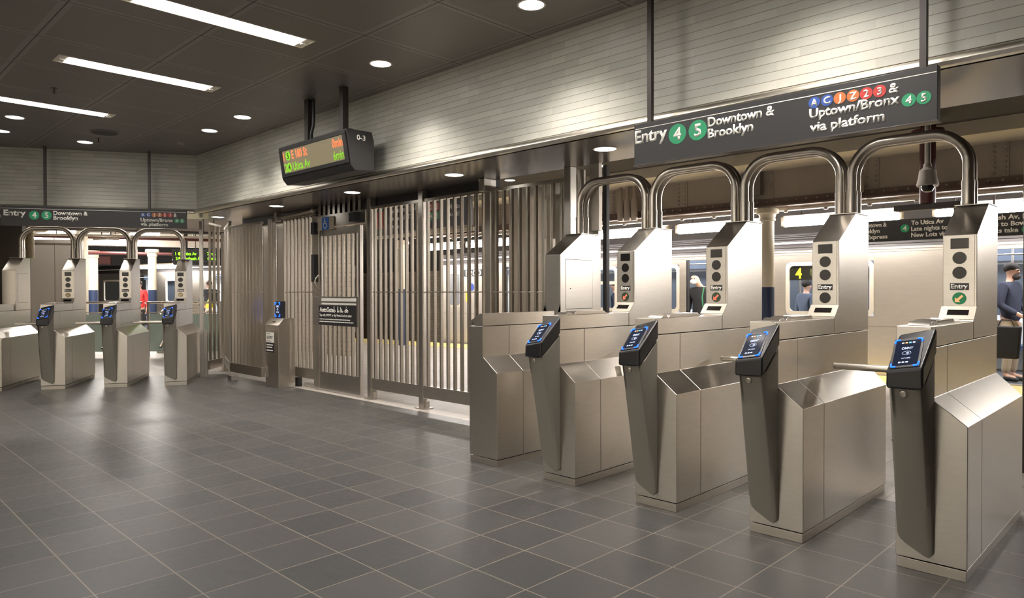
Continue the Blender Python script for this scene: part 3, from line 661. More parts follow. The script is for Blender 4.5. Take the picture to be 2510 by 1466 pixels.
for k in range(9): MB().box(.14+k*.125, .20+k*.125, -.02, .05, 2.46, ZS).build('louvre', STEEL, t, .002)
MB().box(-.005, 1.32, .05, .07, 2.46, ZS).build('louvre_backing', BLACKM, t)
t = thing('door_track', 'grey tube track under the soffit left of the gate header', 'track', (-9.97, 5.10, 2.50)); MB().tube([(0, 0, .0), (.25, 0, .01), (1.02, 0, .03)], .022, 12).build('tube', STEELD, t); MB().box(-.06, .02, -.03, .05, -.05, .087).build('bracket', STEELD, t, .003); MB().ball((1.03, 0, .03), .04).build('end_cap', STEELD, t)

# ------------------------------------------------------------------ access kiosk
t = thing('reader_kiosk', 'free standing steel kiosk with upright tap reader, left of the gate', 'kiosk', (-9.885, 4.852, 0))
MB().prism([(0, .0), (.262, 0), (.262, 1.008), (.085, 1.008), (0, .908)], 'x', 0, .402).build('body', STEEL, t, .004)
MB().box(.16, .235, .03, .07, .955, .962).xf(Matrix.Identity(4)).build('slot', BLACK, t)
k = MB().box(.03, .265, -.003, 0, .655, .80).build('entry_label', WHITE, t); text('ENTRY', 'lettering', BLACKM, k, T(.147, -.003, .705), .042, .18, 'C', .02)
l2 = MB(); [l2.box(.05, .05+w_, -.0042, -.003, z, z+.012) for z, w_ in ((.775, .12), (.668, .14))]; l2.build('small_print', mat('label grey', (.25, .23, .2), .5), k)
k = MB().box(.03, .265, -.003, 0, .51, .652).build('notice_label', BLACKM, t); l2 = MB(); [l2.box(.05, .05+w_, -.0042, -.003, z, z+.017) for z, w_ in ((.61, .19), (.575, .17), (.53, .19))]; l2.build('small_print', WHITE, k)
r = MB().box(.055, .245, .125, .20, 1.008, 1.255).build('tap_reader', BLACK, t, .010)
MB().box(.07, .23, .120, .126, 1.025, 1.24).build('screen', SCREEN, r, .002)
for cx, cz, sx, sz in ((.078, 1.032, 1, 1), (.222, 1.032, -1, 1), (.078, 1.233, 1, -1), (.222, 1.233, -1, -1)):
    MB().tube([(cx, .118, cz+sz*.034), (cx, .118, cz+sz*.008), (cx+sx*.008, .118, cz), (cx+sx*.034, .118, cz)], .006, 8).build('corner_light', LEDBLUE, r)
text('OMNY', 'lettering', LEDTEXT, r, T(.15, .119, 1.165), .026, .085, 'C', .02, .0005); text('TAP HERE', 'lettering', LEDTEXT, r, T(.15, .119, 1.085), .016, .085, 'C', .02, .0005)
ic = MB(); ring(ic, (.15, 1.135), .016, .1185, .002); ic.build('contactless_symbol', LEDTEXT, r)
t = thing('concrete_curb', 'low pale concrete curb between kiosk and gate', 'curb', (-9.47, 5.25, 0)); MB().box(0, .40, 0, .10, 0, .055).build('curb', mat('concrete', (.34, .31, .26), .8, noise=.15, nscale=30), t, .006)
t = thing('floor_block', 'dark rubber block on the floor behind the kiosk', 'block', (-9.60, 5.16, 0)); MB().box(.02, .12, 0, .06, 0, .13).build('block', RUBBER, t, .004)
t = thing('corner_foot', 'short steel foot under the corner fence', 'block', (-10.97, 4.80, 0)); MB().box(-.05, .08, -.02, .08, 0, .075).build('foot', STEELD, t, .003)
tag(MB().prism([(0, 0), (.05, .004), (.055, .022), (.004, .02)], 'z', .0, .018).build('paper_scrap', WHITE, None), 'small white paper scrap on the floor beside the plain end cabinet', 'litter').location = (-4.37, 3.96, 0)
tag(MB().prism([(0, 0), (.03, .05), (.02, .06), (-.01, .008)], 'z', .0, .012).build('paper_scrap', WHITE, None), 'small white paper scrap on the floor at the right edge', 'litter').location = (-.70, 5.22, 0)

# ------------------------------------------------------------------ platform structure on the right
gd = thing('plate_girder', 'riveted grey steel girder running above the platform', 'girder', (0, 10.8, 0))
MB().box(-14, 5, -.012, .012, 2.74, 3.42).build('web', BEAMP, gd)
fl = MB(); fl.box(-14, 5, -.16, .16, 2.70, 2.725); fl.box(-14, 5, -.10, -.012, 2.725, 2.745); fl.box(-14, 5, -.035, -.012, 2.745, 2.84); fl.build('flange', mat('flange paint', (.17, .115, .095), .6, noise=.25, nscale=5), gd, .002)
rv = MB(); xx = [-8.0+1.53*k for k in range(-3, 8)]
for x in xx:
    for s in (-.062, .062):
        for k in range(8): rv.ball((x+s, -.022, 2.89+k*.068), .021, 1, .9, 1, 8, 5)
x = -13
while x < 4: rv.ball((x, -.038, 2.795), .020, 1, .9, 1, 8, 5); x += .155
tag(rv.build('rivets', BEAMP, gd), kind='stuff')
for x in xx: MB().box(x-.10, x+.10, -.022, -.010, 2.84, 3.42).build('stiffener', BEAMP, gd, .002)
tr = thing('cable_tray', 'long pale cable tray fixed under the riveted girder', 'cable tray', (0, 11.02, 2.66))
MB().box(-13, 5, -.05, .07, .0, .04).build('tray', mat('white tray paint', (.72, .66, .56), .5), tr)
x = -12.8; cl = MB()
while x < 5: cl.lathe([(.03, -.03), (.035, -.01), (.035, 0)], (x, -.02, 0), 12); cl.box(x+.25, x+.40, -.06, .02, .03, .075); x += .62
cl.build('clips', BEAMP, tr)
def column(x, y, label, d=.102, ztop=2.70):
    t = thing('platform_column', label, 'column', (x, y, 0), 0, 'cream and blue platform columns')
    MB().lathe([(d, 1.449), (d, ztop-.2)], n=28).build('shaft', CREAM, t)
    MB().lathe([(d+.003, 0), (d+.003, 1.449)], n=28).build('blue_base', COLBLUE, t)
    MB().lathe([(d, ztop-.21), (d+.02, ztop-.2), (d+.02, ztop-.17), (d+.012, ztop-.16), (d+.03, ztop-.10), (d+.07, ztop-.085), (d+.07, ztop-.03), (d+.05, ztop)], n=28).build('capital', CREAM, t)
column(-4.95, 10.8, 'cream and blue column between the third and fourth right bank turnstiles')
column(-14.8, 11.0, 'cream and blue column seen through the barred panel right of the gate')
column(-21.3, 7.1, 'cream and blue column beyond the left bank, nearer of two', .11, 2.6)
column(-23.2, 6.1, 'cream and blue column beyond the left bank, half hidden by the middle turnstile pylon', .13, 2.6)
def ptube(x0, x1, y, z, label, rz=0., L=None, gm=None):
    t = thing('platform_light', label, 'light fixture', (x0, y, z), rz, 'fluorescent fixtures above the platform'); W_ = L or (x1-x0)
    MB().box(0, W_, .02, .10, .07, .13).build('housing', BEAMP, t, .004)
    MB().tube([(.05, .0, .0), (.08, 0, 0), (W_-.08, 0, 0), (W_-.05, 0, 0)], .035 if gm else .062, 14).build('diffuser', gm or PLATGLOW, t)
    for x in (0, W_-.05): MB().box(x, x+.05, -.05, .06, -.05, .10).build('end_cap', CREAM, t, .004)
    for x in (.3, W_-.3): MB().box(x-.01, x+.01, .05, .07, .13, 3.45-z).build('hanger_rod', DARKROD, t)
    return t
for a, b, lb in ((-9.25, -7.38, 'platform tube light seen right of the plain end cabinet pylon'), (-7.2, -5.33, 'platform tube light left of the cream and blue column'), (-5.15, -3.28, 'platform tube light right of the cream and blue column'), (-2.88, -1.0, 'platform tube light partly behind the nearest pylon'), (-13.2, -11.3, 'platform tube light seen through the fence'), (.35, 2.2, 'platform tube light beyond the right edge, first one'), (-11.1, -9.4, 'platform tube light hidden by the fence backing panels'), (-15.2, -13.4, 'platform tube light at the end of the near train')):
    ptube(a, b, 11.8, 2.535, lb)
for k, x in enumerate((-13.4, -11.3, -9.2, -7.1, -5.0, -2.9)):
    downlight(x, 9.3 if x > -13 and x < -6 else 8.0 if x > -13 else 7.2, 3.45, 'added unseen downlight in the platform ceiling behind the soffit, %s from the left' % 'first second third fourth fifth sixth'.split()[k], 'added downlights in the platform ceiling', MID, 140)  # added out of view to light the girder and platform floor
for k, (x, y) in enumerate(((-3.2, 2.2), (-1.6, 2.2), (.0, 2.2))):
    q = LP(x, y, 3.2); ptube(q.x, q.x+1.2, q.y, 3.2, 'added unseen fill tube under the platform ceiling behind the left bulkhead, %s one' % ('left middle right'.split()[k]), rz=A60, L=1.2, gm=glow('added fill tube', (1.0, .95, .90), 40.))  # added out of view to brighten the enclosure behind the left bank
def psign(x0, x1, y, z0, z1, label, rows, bul=()):
    t = thing('platform_sign', label, 'sign', (x0, y, z0)); MB().box(0, x1-x0, 0, .05, 0, z1-z0).build('panel', SIGNBLK, t, .002)
    for s, x, z, w_, h in rows: text(s, 'lettering', WHITE, t, T(x, -.0005, z), h, w_, 'L', .03)
    for ch, m, x, z, r in bul: bullet(t, T(0, -.0005, 0), x, z, r, m, ch)
    for x in (.2, x1-x0-.2): MB().box(x-.012, x+.012, .015, .04, z1-z0, 3.45-z0).build('hanger_rod', DARKROD, t)
psign(-4.25, -2.35, 11.55, 2.135, 2.45, 'black platform sign seen between the two nearest pylons', [('Downtown &', .40, .225, .42, .06), ('Brooklyn', .40, .135, .32, .06), ('via Express', .40, .045, .43, .06), ('To Utica Av', 1.15, .225, .42, .06), ('Late nights to', 1.15, .135, .47, .06), ('New Lots via Local', 1.15, .045, .66, .06)], [('4', GREEN, 1.065, .18, .06)])
psign(-2.28, -.80, 11.55, 2.135, 2.45, 'black platform sign right of the nearest pylon, cut by the right edge', [('Flatbush Av, Brooklyn', .02, .225, .86, .06), ('Nights to Bowling Gr', .02, .135, .80, .06), ('Nights take', .06, .045, .42, .06)], [('6', GREEN, .56, .075, .045)])
ps = thing('platform_sign', 'black direction sign behind the barred panel right of the gate', 'sign', (-11.7, 8.0, 2.52))
psM = MB().box(0, 2.85, 0, .05, 0, .52).build('panel', SIGNBLK, ps, .002)
MB().box(.06, .36, -.003, 0, .10, .42).build('red_field', RED, ps)
for s, x, z, w_, h in (('Downtown & The Bronx', .55, .37, 1.05, .085), ('Uptown & The', .50, .22, .8, .085), ('Bronx', .50, .07, .4, .085), ('24 hour', 2.25, .31, .42, .085), ('booth', 2.25, .18, .36, .085)): text(s, 'lettering', WHITE, ps, T(x, -.0005, z), h, w_, 'L', .03)
for ch, m, x, z in (('2', RED, 1.80, .38), ('3', RED, 1.97, .38), ('4', GREEN, 1.80, .22), ('5', GREEN, 1.97, .22)): bullet(ps, T(0, -.0005, 0), x, z, .075, m, ch)
MB().box(-.1, 2.9, .02, .08, -.10, -.04).build('lower_rail', CREAM, ps)
for x in (.3, 2.5): MB().box(x-.015, x+.015, .02, .05, .52, .93).build('hanger_rod', DARKROD, ps)
t = thing('dome_camera', 'grey dome security camera hanging from a pipe behind the nearest arch', 'camera', (-2.0, 8.0, 0))
MB().lathe([(.028, 2.66), (.028, 3.45)], n=16).build('pendant_pipe', TUBE, t)
MB().lathe([(.035, 2.67), (.04, 2.63), (.075, 2.60), (.085, 2.52), (.10, 2.46), (.10, 2.452), (.06, 2.452)], n=28).build('housing', mat('camera grey', (.42, .38, .34), .45), t)
MB().lathe([(.06, 2.455), (.058, 2.42), (.038, 2.39), (0, 2.378)], n=24).build('dome', GLASSK, t)
t = thing('standpipe', 'dark red painted standpipe behind the dome camera', 'pipe', (-2.35, 9.4, 0)); MB().lathe([(.085, 2.42), (.085, 3.45)], n=20).build('pipe', MAROON, t); MB().lathe([(.17, 3.25), (.17, 3.29), (.085, 3.29)], n=24).build('flange', MAROON, t); MB().lathe([(.11, 2.62), (.11, 2.70)], n=20).build('coupling', MAROON, t); MB().box(-.35, .35, -.06, .06, 2.35, 2.42).build('support_arm', DARKROD, t, .004)
t = thing('conduit_bundle', 'three capped grey conduits fixed to the riveted girder', 'conduit', (-7.62, 10.575, 0))
for k in range(3): MB().lathe([(.055, 2.66), (.06, 2.70), (.06, 3.0), (.045, 3.05), (.03, 3.07), (.03, 3.42)], (k*.15, 0, 0), 16).build('conduit', BEAMP, t)
t = thing('wall_speaker', 'small pale horn speaker on the girder beside the fourth pylon', 'speaker', (-3.55, 10.6, 2.78)); MB().hexa([(-.07, -.05, 0), (.07, -.05, 0), (.07, .12, .02), (-.07, .12, .02), (-.05, -.03, .28), (.05, -.03, .28), (.05, .1, .26), (-.05, .1, .26)]).build('horn', mat('white tray paint', (.72, .66, .56), .5), t, .01)
t = thing('junction_box', 'dark junction box on the girder left of the column', 'box', (-5.35, 10.74, 2.95)); MB().box(0, .36, -.12, .0, -.05, .30).build('box', mat('box grey', (.16, .145, .125), .5), t, .005)

# ------------------------------------------------------------------ trains
def rrect(x0, x1, z0, z1, r, n=5):
    pts = []
    for cx, cz, a in ((x1-r, z1-r, 0), (x0+r, z1-r, PI/2), (x0+r, z0+r, PI), (x1-r, z0+r, 3*PI/2)):
        pts += [(cx+r*math.cos(a+PI/2*i/n), cz+r*math.sin(a+PI/2*i/n)) for i in range(n+1)]
    return pts
def subway_car(loc, rz, X0, X1, label, doors, wins, extra=None, depth=2.5):
    """side facing local -y at y=0; doors = open door spans; wins = (x0,x1,z0,z1,style)"""
    t = thing('subway_car', label, 'train', loc, rz)
    top, zb = 2.10, .93
    cuts = sorted([(a, b, 0.03, 2.0, 'd') for a, b in doors]+[(a, b, z0, z1, 'w') for a, b, z0, z1, st in wins])
    sk = MB(); x = X0
    for a, b, z0, z1, ty in cuts:
        sk.box(x, a, 0, .05, -.10, top)
        sk.box(a, b, 0, .05, z1, top)
        if ty == 'w': sk.box(a, b, 0, .05, -.10, z0)
        x = b
    sk.box(x, X1, 0, .05, -.10, top)
    sk.build('side_wall', TRAIN, t)
    gr = MB(); gr.box(X0, X1, -.012, 0, 2.065, 2.085); gr.box(X0, X1, -.008, 0, 2.025, 2.035)
    gr.build('gutter', TRAIN, t, .002)
    bl = MB(); xa = X0
    for a, b in sorted(doors)+[(X1, X1)]: bl.box(xa, a, -.002, 0, .800, .806); xa = b
    bl.build('belt_seam', mat('dark seam', (.10, .085, .07), .6), t)  # belt seam drawn as a thin dark line
    rf = []
    for i in range(9): a = PI/2*i/8; rf.append((1.15-1.15*math.cos(a)*1.0, 2.10+.42*math.sin(a)))
    rmb = MB(); rmb.prism([(0.0, 2.10)]+[(.0+.9*(1-math.cos(PI/2*i/10)), 2.10+.36*math.sin(PI/2*i/10)) for i in range(1, 11)]+[(depth, 2.46), (depth, 2.40), (.9, 2.40), (.05, 2.09)], 'x', X0, X1)
    for i in range(1, 8):
        a = PI/2*i/9; yy, zz = .9*(1-math.cos(a)), 2.10+.36*math.sin(a); rmb.box(X0, X1, yy-.018, yy+.006, zz-.008, zz+.008)
    rmb.build('roof', TRAINROOF, t)
    MB().box(X0, X1, .05, depth, -.06, -.0).build('cabin_floor', mat('cabin floor', (.10, .10, .11), .6), t)
    MB().box(X0, X1, .05, depth, 2.22, 2.26).build('cabin_ceiling', INTER, t)
    bw = MB(); 
    bw.box(X0, X1, depth-.05, depth, 0, .95); bw.box(X0, X1, depth-.05, depth, 1.85, 2.22)
    xx_ = X0
    while xx_ < X1: bw.box(xx_, min(xx_+.6, X1), depth-.05, depth, .95, 1.85); xx_ += 2.3
    bw.build('far_wall', INTER, t)
    MB().box(X0, X1, depth-.02, depth-.01, .95, 1.85).build('far_glass', mat('far window', (.10, .115, .14), .15), t)
    MB().box(X0+.2, X1-.2, .45, .62, 2.195, 2.218).build('light_strip', INTERL, t); MB().box(X0+.2, X1-.2, depth-.62, depth-.45, 2.195, 2.218).build('light_strip', INTERL, t)
    hb = MB(); hb.box(X0+.2, X1-.2, depth-.25, depth-.06, 1.90, 2.12); hb.build('ad_panels', mat('ad panel', (.08, .10, .14), .3), t)
    for i, x in enumerate([X0+.9+1.7*k for k in range(int((X1-X0-1)/1.7))]): MB().tube([(x, 1.2, 0), (x, 1.2, 2.2)], .017, 10).build('grab_pole', POLISH, t)
    MB().tube([(X0+.3, .75, 1.95), (X1-.3, .75, 1.95)], .016, 10).build('grab_rail', POLISH, t)
    MB().box(X0+.3, X1-.3, depth-.55, depth-.06, .38, .46).build('bench', mat('bench blue', (.05, .09, .2), .5), t, .01)
    for a, b in doors:
        f = MB(); f.box(a-.03, a, -.006, .05, .0, 2.02); f.box(b, b+.03, -.006, .05, 0, 2.02); f.box(a-.03, b+.03, -.006, .05, 2.0, 2.03); f.build('door_frame', TRAIN, t, .002)
        MB().box(a, a+.05, .012, .045, .03, 2.0).build('door_edge', RUBBER, t, .004); MB().box(a, b, -.03, .06, -.01, .02).build('threshold', STEELD, t)
    for a, b, z0, z1, st in wins:
        o_, i_ = rrect(a-.005, b+.005, z0-.005, z1+.005, .10), rrect(a+.06, b-.06, z0+.06, z1-.06, .075)
        f = MB(); n = len(o_); F = [[f.bm.verts.new((u, y, v)) for u, v in P] for P, y in ((o_, -.001), (o_, -.014), (i_, -.014), (i_, .03))]
        for A, B in zip(F, F[1:]):
            for j in range(n): f.bm.faces.new((A[j], A[(j+1) % n], B[(j+1) % n], B[j]))
        # corner fillers between rounded frame and square opening
        wf = f.build('window_frame', mat('window frame', (.74, .68, .58), .35, .6), t)
        cf = MB()
        for cx, cz, sx, sz in ((a, z0, 1, 1), (b, z0, -1, 1), (a, z1, 1, -1), (b, z1, -1, -1)): cf.box(min(cx, cx+sx*.085), max(cx, cx+sx*.085), .031, .035, min(cz, cz+sz*.085), max(cz, cz+sz*.085))
        MB().prism(i_, 'y', .012, .016).build('pane', GLASS, wf)
        if st == 'mid': MB().box(a+.05, b-.05, -.006, .03, z0+(z1-z0)*.60, z0+(z1-z0)*.67).build('glazing_bar', mat('window frame', (.74, .68, .58), .35, .6), wf)
        if st == 'dest':
            ds = MB().box(a+.06, b-.06, .02, .03, z1-.31, z1-.06).build('destination_display', mat('dest display', (.035, .032, .022), .3), wf)
            text('4', 'numeral', glow('yellow led', (1, .80, .02), 2.2), ds, T(a+.16, .0195, z1-.275), .17, .11, 'L', .03)
            text('UTICA', 'led_text', glow('dim led', (.12, .14, .04), .35), ds, T(a+.42, .0195, z1-.25), .13, .50, 'L', .02)
    return t
TY = 12.46
rc = subway_car((0, TY, 0), 0, -15.0, 5.95, 'silver subway train standing at the right hand platform', [(-12.5, -11.2), (-7.38, -6.08), (-2.36, -1.02)],
                [(-14.75, -14.15, .96, 1.92, ''), (-10.75, -9.07, .96, 1.92, 'mid'), (-8.85, -7.54, .96, 1.92, ''), (-5.36, -3.90, .97, 1.89, 'dest')])
MB().box(-14.06, -13.30, -.004, 0, 1.78, 1.96).build('number_plate', BLACKM, rc)
text('1200', 'numeral', WHITE, rc, T(-13.98, -.0045, 1.80), .135, .60, 'L', .02)
MB().disc((-13.75, 0, 1.50), .10, (0, -1, 0), .003).build('blue_emblem', mat('emblem blue', (.03, .06, .30), .4), rc)
MB().box(-13.98, -13.80, -.004, 0, 1.12, 1.36).build('yellow_notice', mat('notice yellow', (.75, .48, .04), .5), rc)
MB().box(-15.02, -15.0, .0, 2.4, -.1, 2.4).build('end_wall', TRAIN, rc)
for dx, zz, m in ((-13.15, 1.88, glow('amber marker', (1, .45, .05), 4.)),): MB().ball((dx, -.01, zz), .03).build('marker_light', m, rc)
ang = math.atan2(11.0-8.2, 12.0)
subway_car((-32, 8.2, 0), ang, 0, 12.2, 'silver subway train far off behind the left bank', [(3.2, 4.3), (8.0, 8.9)], [(1.2, 2.4, 1.0, 1.85, ''), (5.3, 6.4, 1.0, 1.85, ''), (9.6, 10.2, 1.0, 1.85, '')])
t = thing('signal_lamp', 'small red signal lamp glowing beyond the fence', 'signal', (-17.5, 12.0, 1.85)); MB().box(-.08, .08, 0, .12, -.15, .15).build('case', BLACKM, t, .005); MB().disc((0, 0, .04), .045, (0, -1, 0), .02).build('lamp', glow('red signal', (1, .08, .02), 6.), t); MB().box(-.02, .02, .03, .07, -1.9, -.15).build('stem', DARKROD, t)

# ------------------------------------------------------------------ area beyond the left bank
q = thing('steel_cladding', 'two tall stainless panels of a clad enclosure behind the left bank', 'cladding', LP(-3.14, 4.0), A60)
CLAD = mat('satin cladding', (.55, .50, .44), .42, .55, noise=.05, nscale=4)
MB().box(0, .455, 0, .05, 0, 2.33).build('panel', CLAD, q, .003); MB().box(.462, .74, 0, .05, 0, 2.33).build('panel', CLAD, q, .003); MB().box(.456, .461, .01, .04, 0, 2.33).build('joint', BLACKM, q)
MB().box(-.1, .80, -.06, .06, 2.33, 2.40).build('head_rail', STEELD, q, .003); MB().box(-.1, .72, .05, .8, 0, 2.33).build('core', STEELD, q)
t = thing('clad_column', 'dark clad column behind the first left bank cabinet', 'column', LP(-2.72, 1.60), A60); MB().box(0, .34, 0, .35, 0, ZS).build('shaft', mat('dark bronze cladding', (.07, .058, .048), .4, .5), t, .006)
t = thing('tan_downpipe', 'wide tan pipe standing on the first left bank cabinet', 'pipe', LP(-2.225, 1.463, 0), A60); MB().lathe([(.055, 1.94), (.055, 3.44)], n=20).build('pipe', mat('tan enamel', (.30, .23, .12), .4), t)
t = thing('glass_railing', 'glass panelled railing with steel rail around the stairwell beyond the left bank', 'railing', (-16.95, 4.35, 0), math.atan2(.80, .80))
MB().tube([(-.3, 0, 1.165), (1.15, 0, 1.165)], .024, 12).build('handrail', POLISH, t); MB().tube([(-.3, 0, .95), (1.15, 0, .95)], .014, 10).build('mid_rail', POLISH, t)
q = thing('glass_railing', 'glass panelled railing in front of the nearer left column', 'railing', (-16.1, 5.25, 0), math.atan2(1.15, 1.1))
MB().tube([(0, 0, 1.165), (1.6, 0, 1.165)], .024, 12).build('handrail', POLISH, q); MB().tube([(0, 0, .95), (1.6, 0, .95)], .014, 10).build('mid_rail', POLISH, q)
for x in (.03, .8, 1.57): MB().box(x-.02, x+.02, -.02, .02, 0, 1.15).build('rail_post', STEEL, q, .003)
for a, b in ((.06, .77), (.83, 1.54)): MB().box(a, b, -.006, .006, .12, .92).build('glass_panel', mat('greenish glass', (.42, .50, .44), .12, trans=.25), q)
for x in (-.25, .45, 1.1): MB().box(x-.02, x+.02, -.02, .02, 0, 1.15).build('rail_post', STEEL, t, .003)
for a, b in ((-.22, .42), (.48, 1.07)): MB().box(a, b, -.006, .006, .12, .92).build('glass_panel', mat('greenish glass', (.42, .50, .44), .12, trans=.25), t)
t = thing('escalator', 'escalator head with chrome newel and black handrail beyond the left bank', 'escalator', (-16.75, 5.75, 0), A60)
def esc(x):
    pth = [(x, 1.6, .95), (x, .35, .95)]+[tuple(v) for v in arc((x, .35, .62), .33, PI/2, 3*PI/2, (0, 1, 0), (0, 0, 1), 12)]+[(x, .9, .29)]
    MB().tube(pth, .045, 12).build('handrail', POLISH, t); MB().prism([(1.6, .90)]+[(v.y, v.z) for v in arc((0, .35, .62), .285, PI/2, 3*PI/2, (0, 1, 0), (0, 0, 1), 10)]+[(1.6, .335)], 'x', x-.05, x+.05).build('balustrade', POLISH, t, .004)
esc(0); esc(.85)
MB().box(.1, .75, -.1, 1.6, .0, .03).build('comb_plate', STEELD, t); MB().box(-.15, 1.0, .3, 1.7, 0, .3).build('skirt', STEELD, t, .01)
t = thing('pipe_rail', 'bright pipe railing in front of the far train', 'railing', (-25.8, 7.7, 0), math.atan2(1.2, 1.3))
MB().tube([(0, 0, 1.02), (3.4, 0, 1.02)], .03, 10).build('top_rail', POLISH, t)
for x in (0, 1.1, 2.2, 3.3): MB().tube([(x, 0, 0), (x, 0, 1.02)], .022, 8).build('rail_post', STEEL, t)
def plight(x, y, z, rz, label, L=1.2, wd=.30):
    t = thing('hanging_light', label, 'light fixture', (x, y, z), rz, 'bright light fixtures beyond the left bank')
    MB().box(-L/2, L/2, -wd/2, wd/2, 0, .05).build('housing', CREAM, t, .005); MB().box(-L/2+.02, L/2-.02, -wd/2+.02, wd/2-.02, -.09, 0).build('diffuser', PLATGLOW, t)
    for x_ in (-L*.35, L*.35): MB().box(x_-.008, x_+.008, -.008, .008, .05, 3.45-z).build('stem', DARKROD, t)
az = math.radians(15)
for x, y, z, lb, L in ((-20.4, 4.75, 2.98, 'light fixture glowing just under the left entry sign', 1.1), (-22.6, 4.65, 2.98, 'light fixture seen inside the first left arch, farther back', 1.3), (-21.9, 6.55, 2.98, 'light fixture behind the middle left arch, left half of a pair', 1.2), (-20.3, 6.6, 2.98, 'light fixture behind the middle left arch, right half of a pair', .9),
                       (-17.6, 4.9, 2.55, 'small light fixture right of the stainless enclosure', .5), (-24.3, 6.05, 2.45, 'far light fixture left of the half hidden column', 1.3), (-26.3, 8.95, 2.33, 'far light fixture crossing behind the nearer left column', 2.2), (-23.8, 8.9, 2.42, 'light fixture beside the green train display', .8)):
    plight(x, y, z, az, lb, L)
t, s, FM = led_display((-18.85, 6.75, 2.15), math.radians(42), 1.28, 'black display with bright green lettering beyond the left bank', [(('1', .20, .075), .09, None, LGB), (('Utica Av', .20, .075), .30, .34, LGB), (('2min', .20, .075), .92, .22, LGB), (('3', .08, .075), .09, None, LGB), (('Flatbush Av', .08, .075), .30, .48, LGB), (('6min', .08, .075), .92, .22, LGB)], (.3, .98), None, .0)
s.data = s.data.copy(); s.data.materials[0] = mat('led screen off', (.02, .02, .015), .3)
for z in (.2375, .1175): MB().disc((0, 0, 0), .042, (0, -1, 0), .0014, 24).xf(FM @ T(.20, -.003, z)).build('route_bullet', LGB, s)
for x0, y0, x1, y1, z0, z1, m, nm, lb in ((-19.5, 2.0, -17.0, 7.5, 2.85, 3.15, BEAMP, 'ceiling_beam', 'grey ceiling beam behind the left sign'), (-24, 3.5, -21, 10, 2.75, 3.1, BEAMP, 'ceiling_beam', 'grey ceiling beam farther behind the left bank'), (-30, 5.5, -28.9, 8.2, 2.42, 2.70, MAROON, 'service_duct', 'maroon service duct far behind the left bank')):
    d = Vector((x1-x0, y1-y0, 0)); t = thing(nm, lb, 'beam' if nm == 'ceiling_beam' else 'duct', (x0, y0, 0), math.atan2(d.y, d.x)); MB().box(0, d.length, -.15, .15, z0, z1).build('body', m, t, .01); MB().box(0, d.length, -.2, .2, z0-.02, z0).build('lower_flange', m, t)
for k, (x0, y0, x1, y1, z, r, m, lb) in enumerate(((-20, 2.5, -17.8, 8.2, 2.72, .05, MAROON, 'maroon pipe crossing behind the left arches, lower'), (-19, 2.2, -16.6, 8.0, 2.80, .03, DARKROD, 'dark conduit crossing behind the left arches'), (-23.5, 4, -20.8, 9.4, 2.5, .045, MAROON, 'thick maroon pipe behind the half hidden column'), (-18, 3.0, -15.6, 7.6, 2.62, .025, CREAM, 'thin cream conduit behind the left arches'))):
    t = thing('overhead_pipe', lb, 'pipe', (x0, y0, z)); MB().tube([(0, 0, 0), (x1-x0, y1-y0, 0)], r, 12).build('pipe', m, t)
    d = Vector((x1-x0, y1-y0, 0))
    for f in (.2, .5, .8): MB().box(d.x*f-.01, d.x*f+.01, d.y*f-.01, d.y*f+.01, r*.8, 3.45-z).build('hanger', DARKROD, t)
t = thing('tile_pier', 'narrow cream tiled pier right of the stainless enclosure', 'pier', (-18.6, 4.55, 0), A60); MB().box(0, .13, 0, .3, 0, 3.45).build('shaft', CREAM, t, .01); MB().box(.17, .22, .0, .1, 0, 2.9).build('corner_strip', CREAM, t)

# ------------------------------------------------------------------ people
SKIN = mat('skin light', (.55, .33, .24), .55); SKIN2 = mat('skin tan', (.42, .24, .17), .55)
def skinmesh(name, verts, edges, m, parent, sub=2):
    me = bpy.data.meshes.new(name); me.from_pydata([v[0] for v in verts], edges, []); o = bpy.data.objects.new(name, me); COL.objects.link(o)
    o.modifiers.new('skin', 'SKIN'); sv = me.skin_vertices[0].data
    for i, v in enumerate(verts): sv[i].radius = v[1] if isinstance(v[1], tuple) else (v[1], v[1]); sv[i].use_root = (i == 0)
    sb = o.modifiers.new('sub', 'SUBSURF'); sb.levels = sb.render_levels = sub
    dg = bpy.context.evaluated_depsgraph_get(); m2 = bpy.data.meshes.new_from_object(o.evaluated_get(dg)); bpy.data.objects.remove(o); bpy.data.meshes.remove(me)
    m2.name = name; m2.materials.clear(); m2.materials.append(m); m2.shade_smooth(); r = bpy.data.objects.new(name, m2); COL.objects.link(r); r.parent = parent; return r
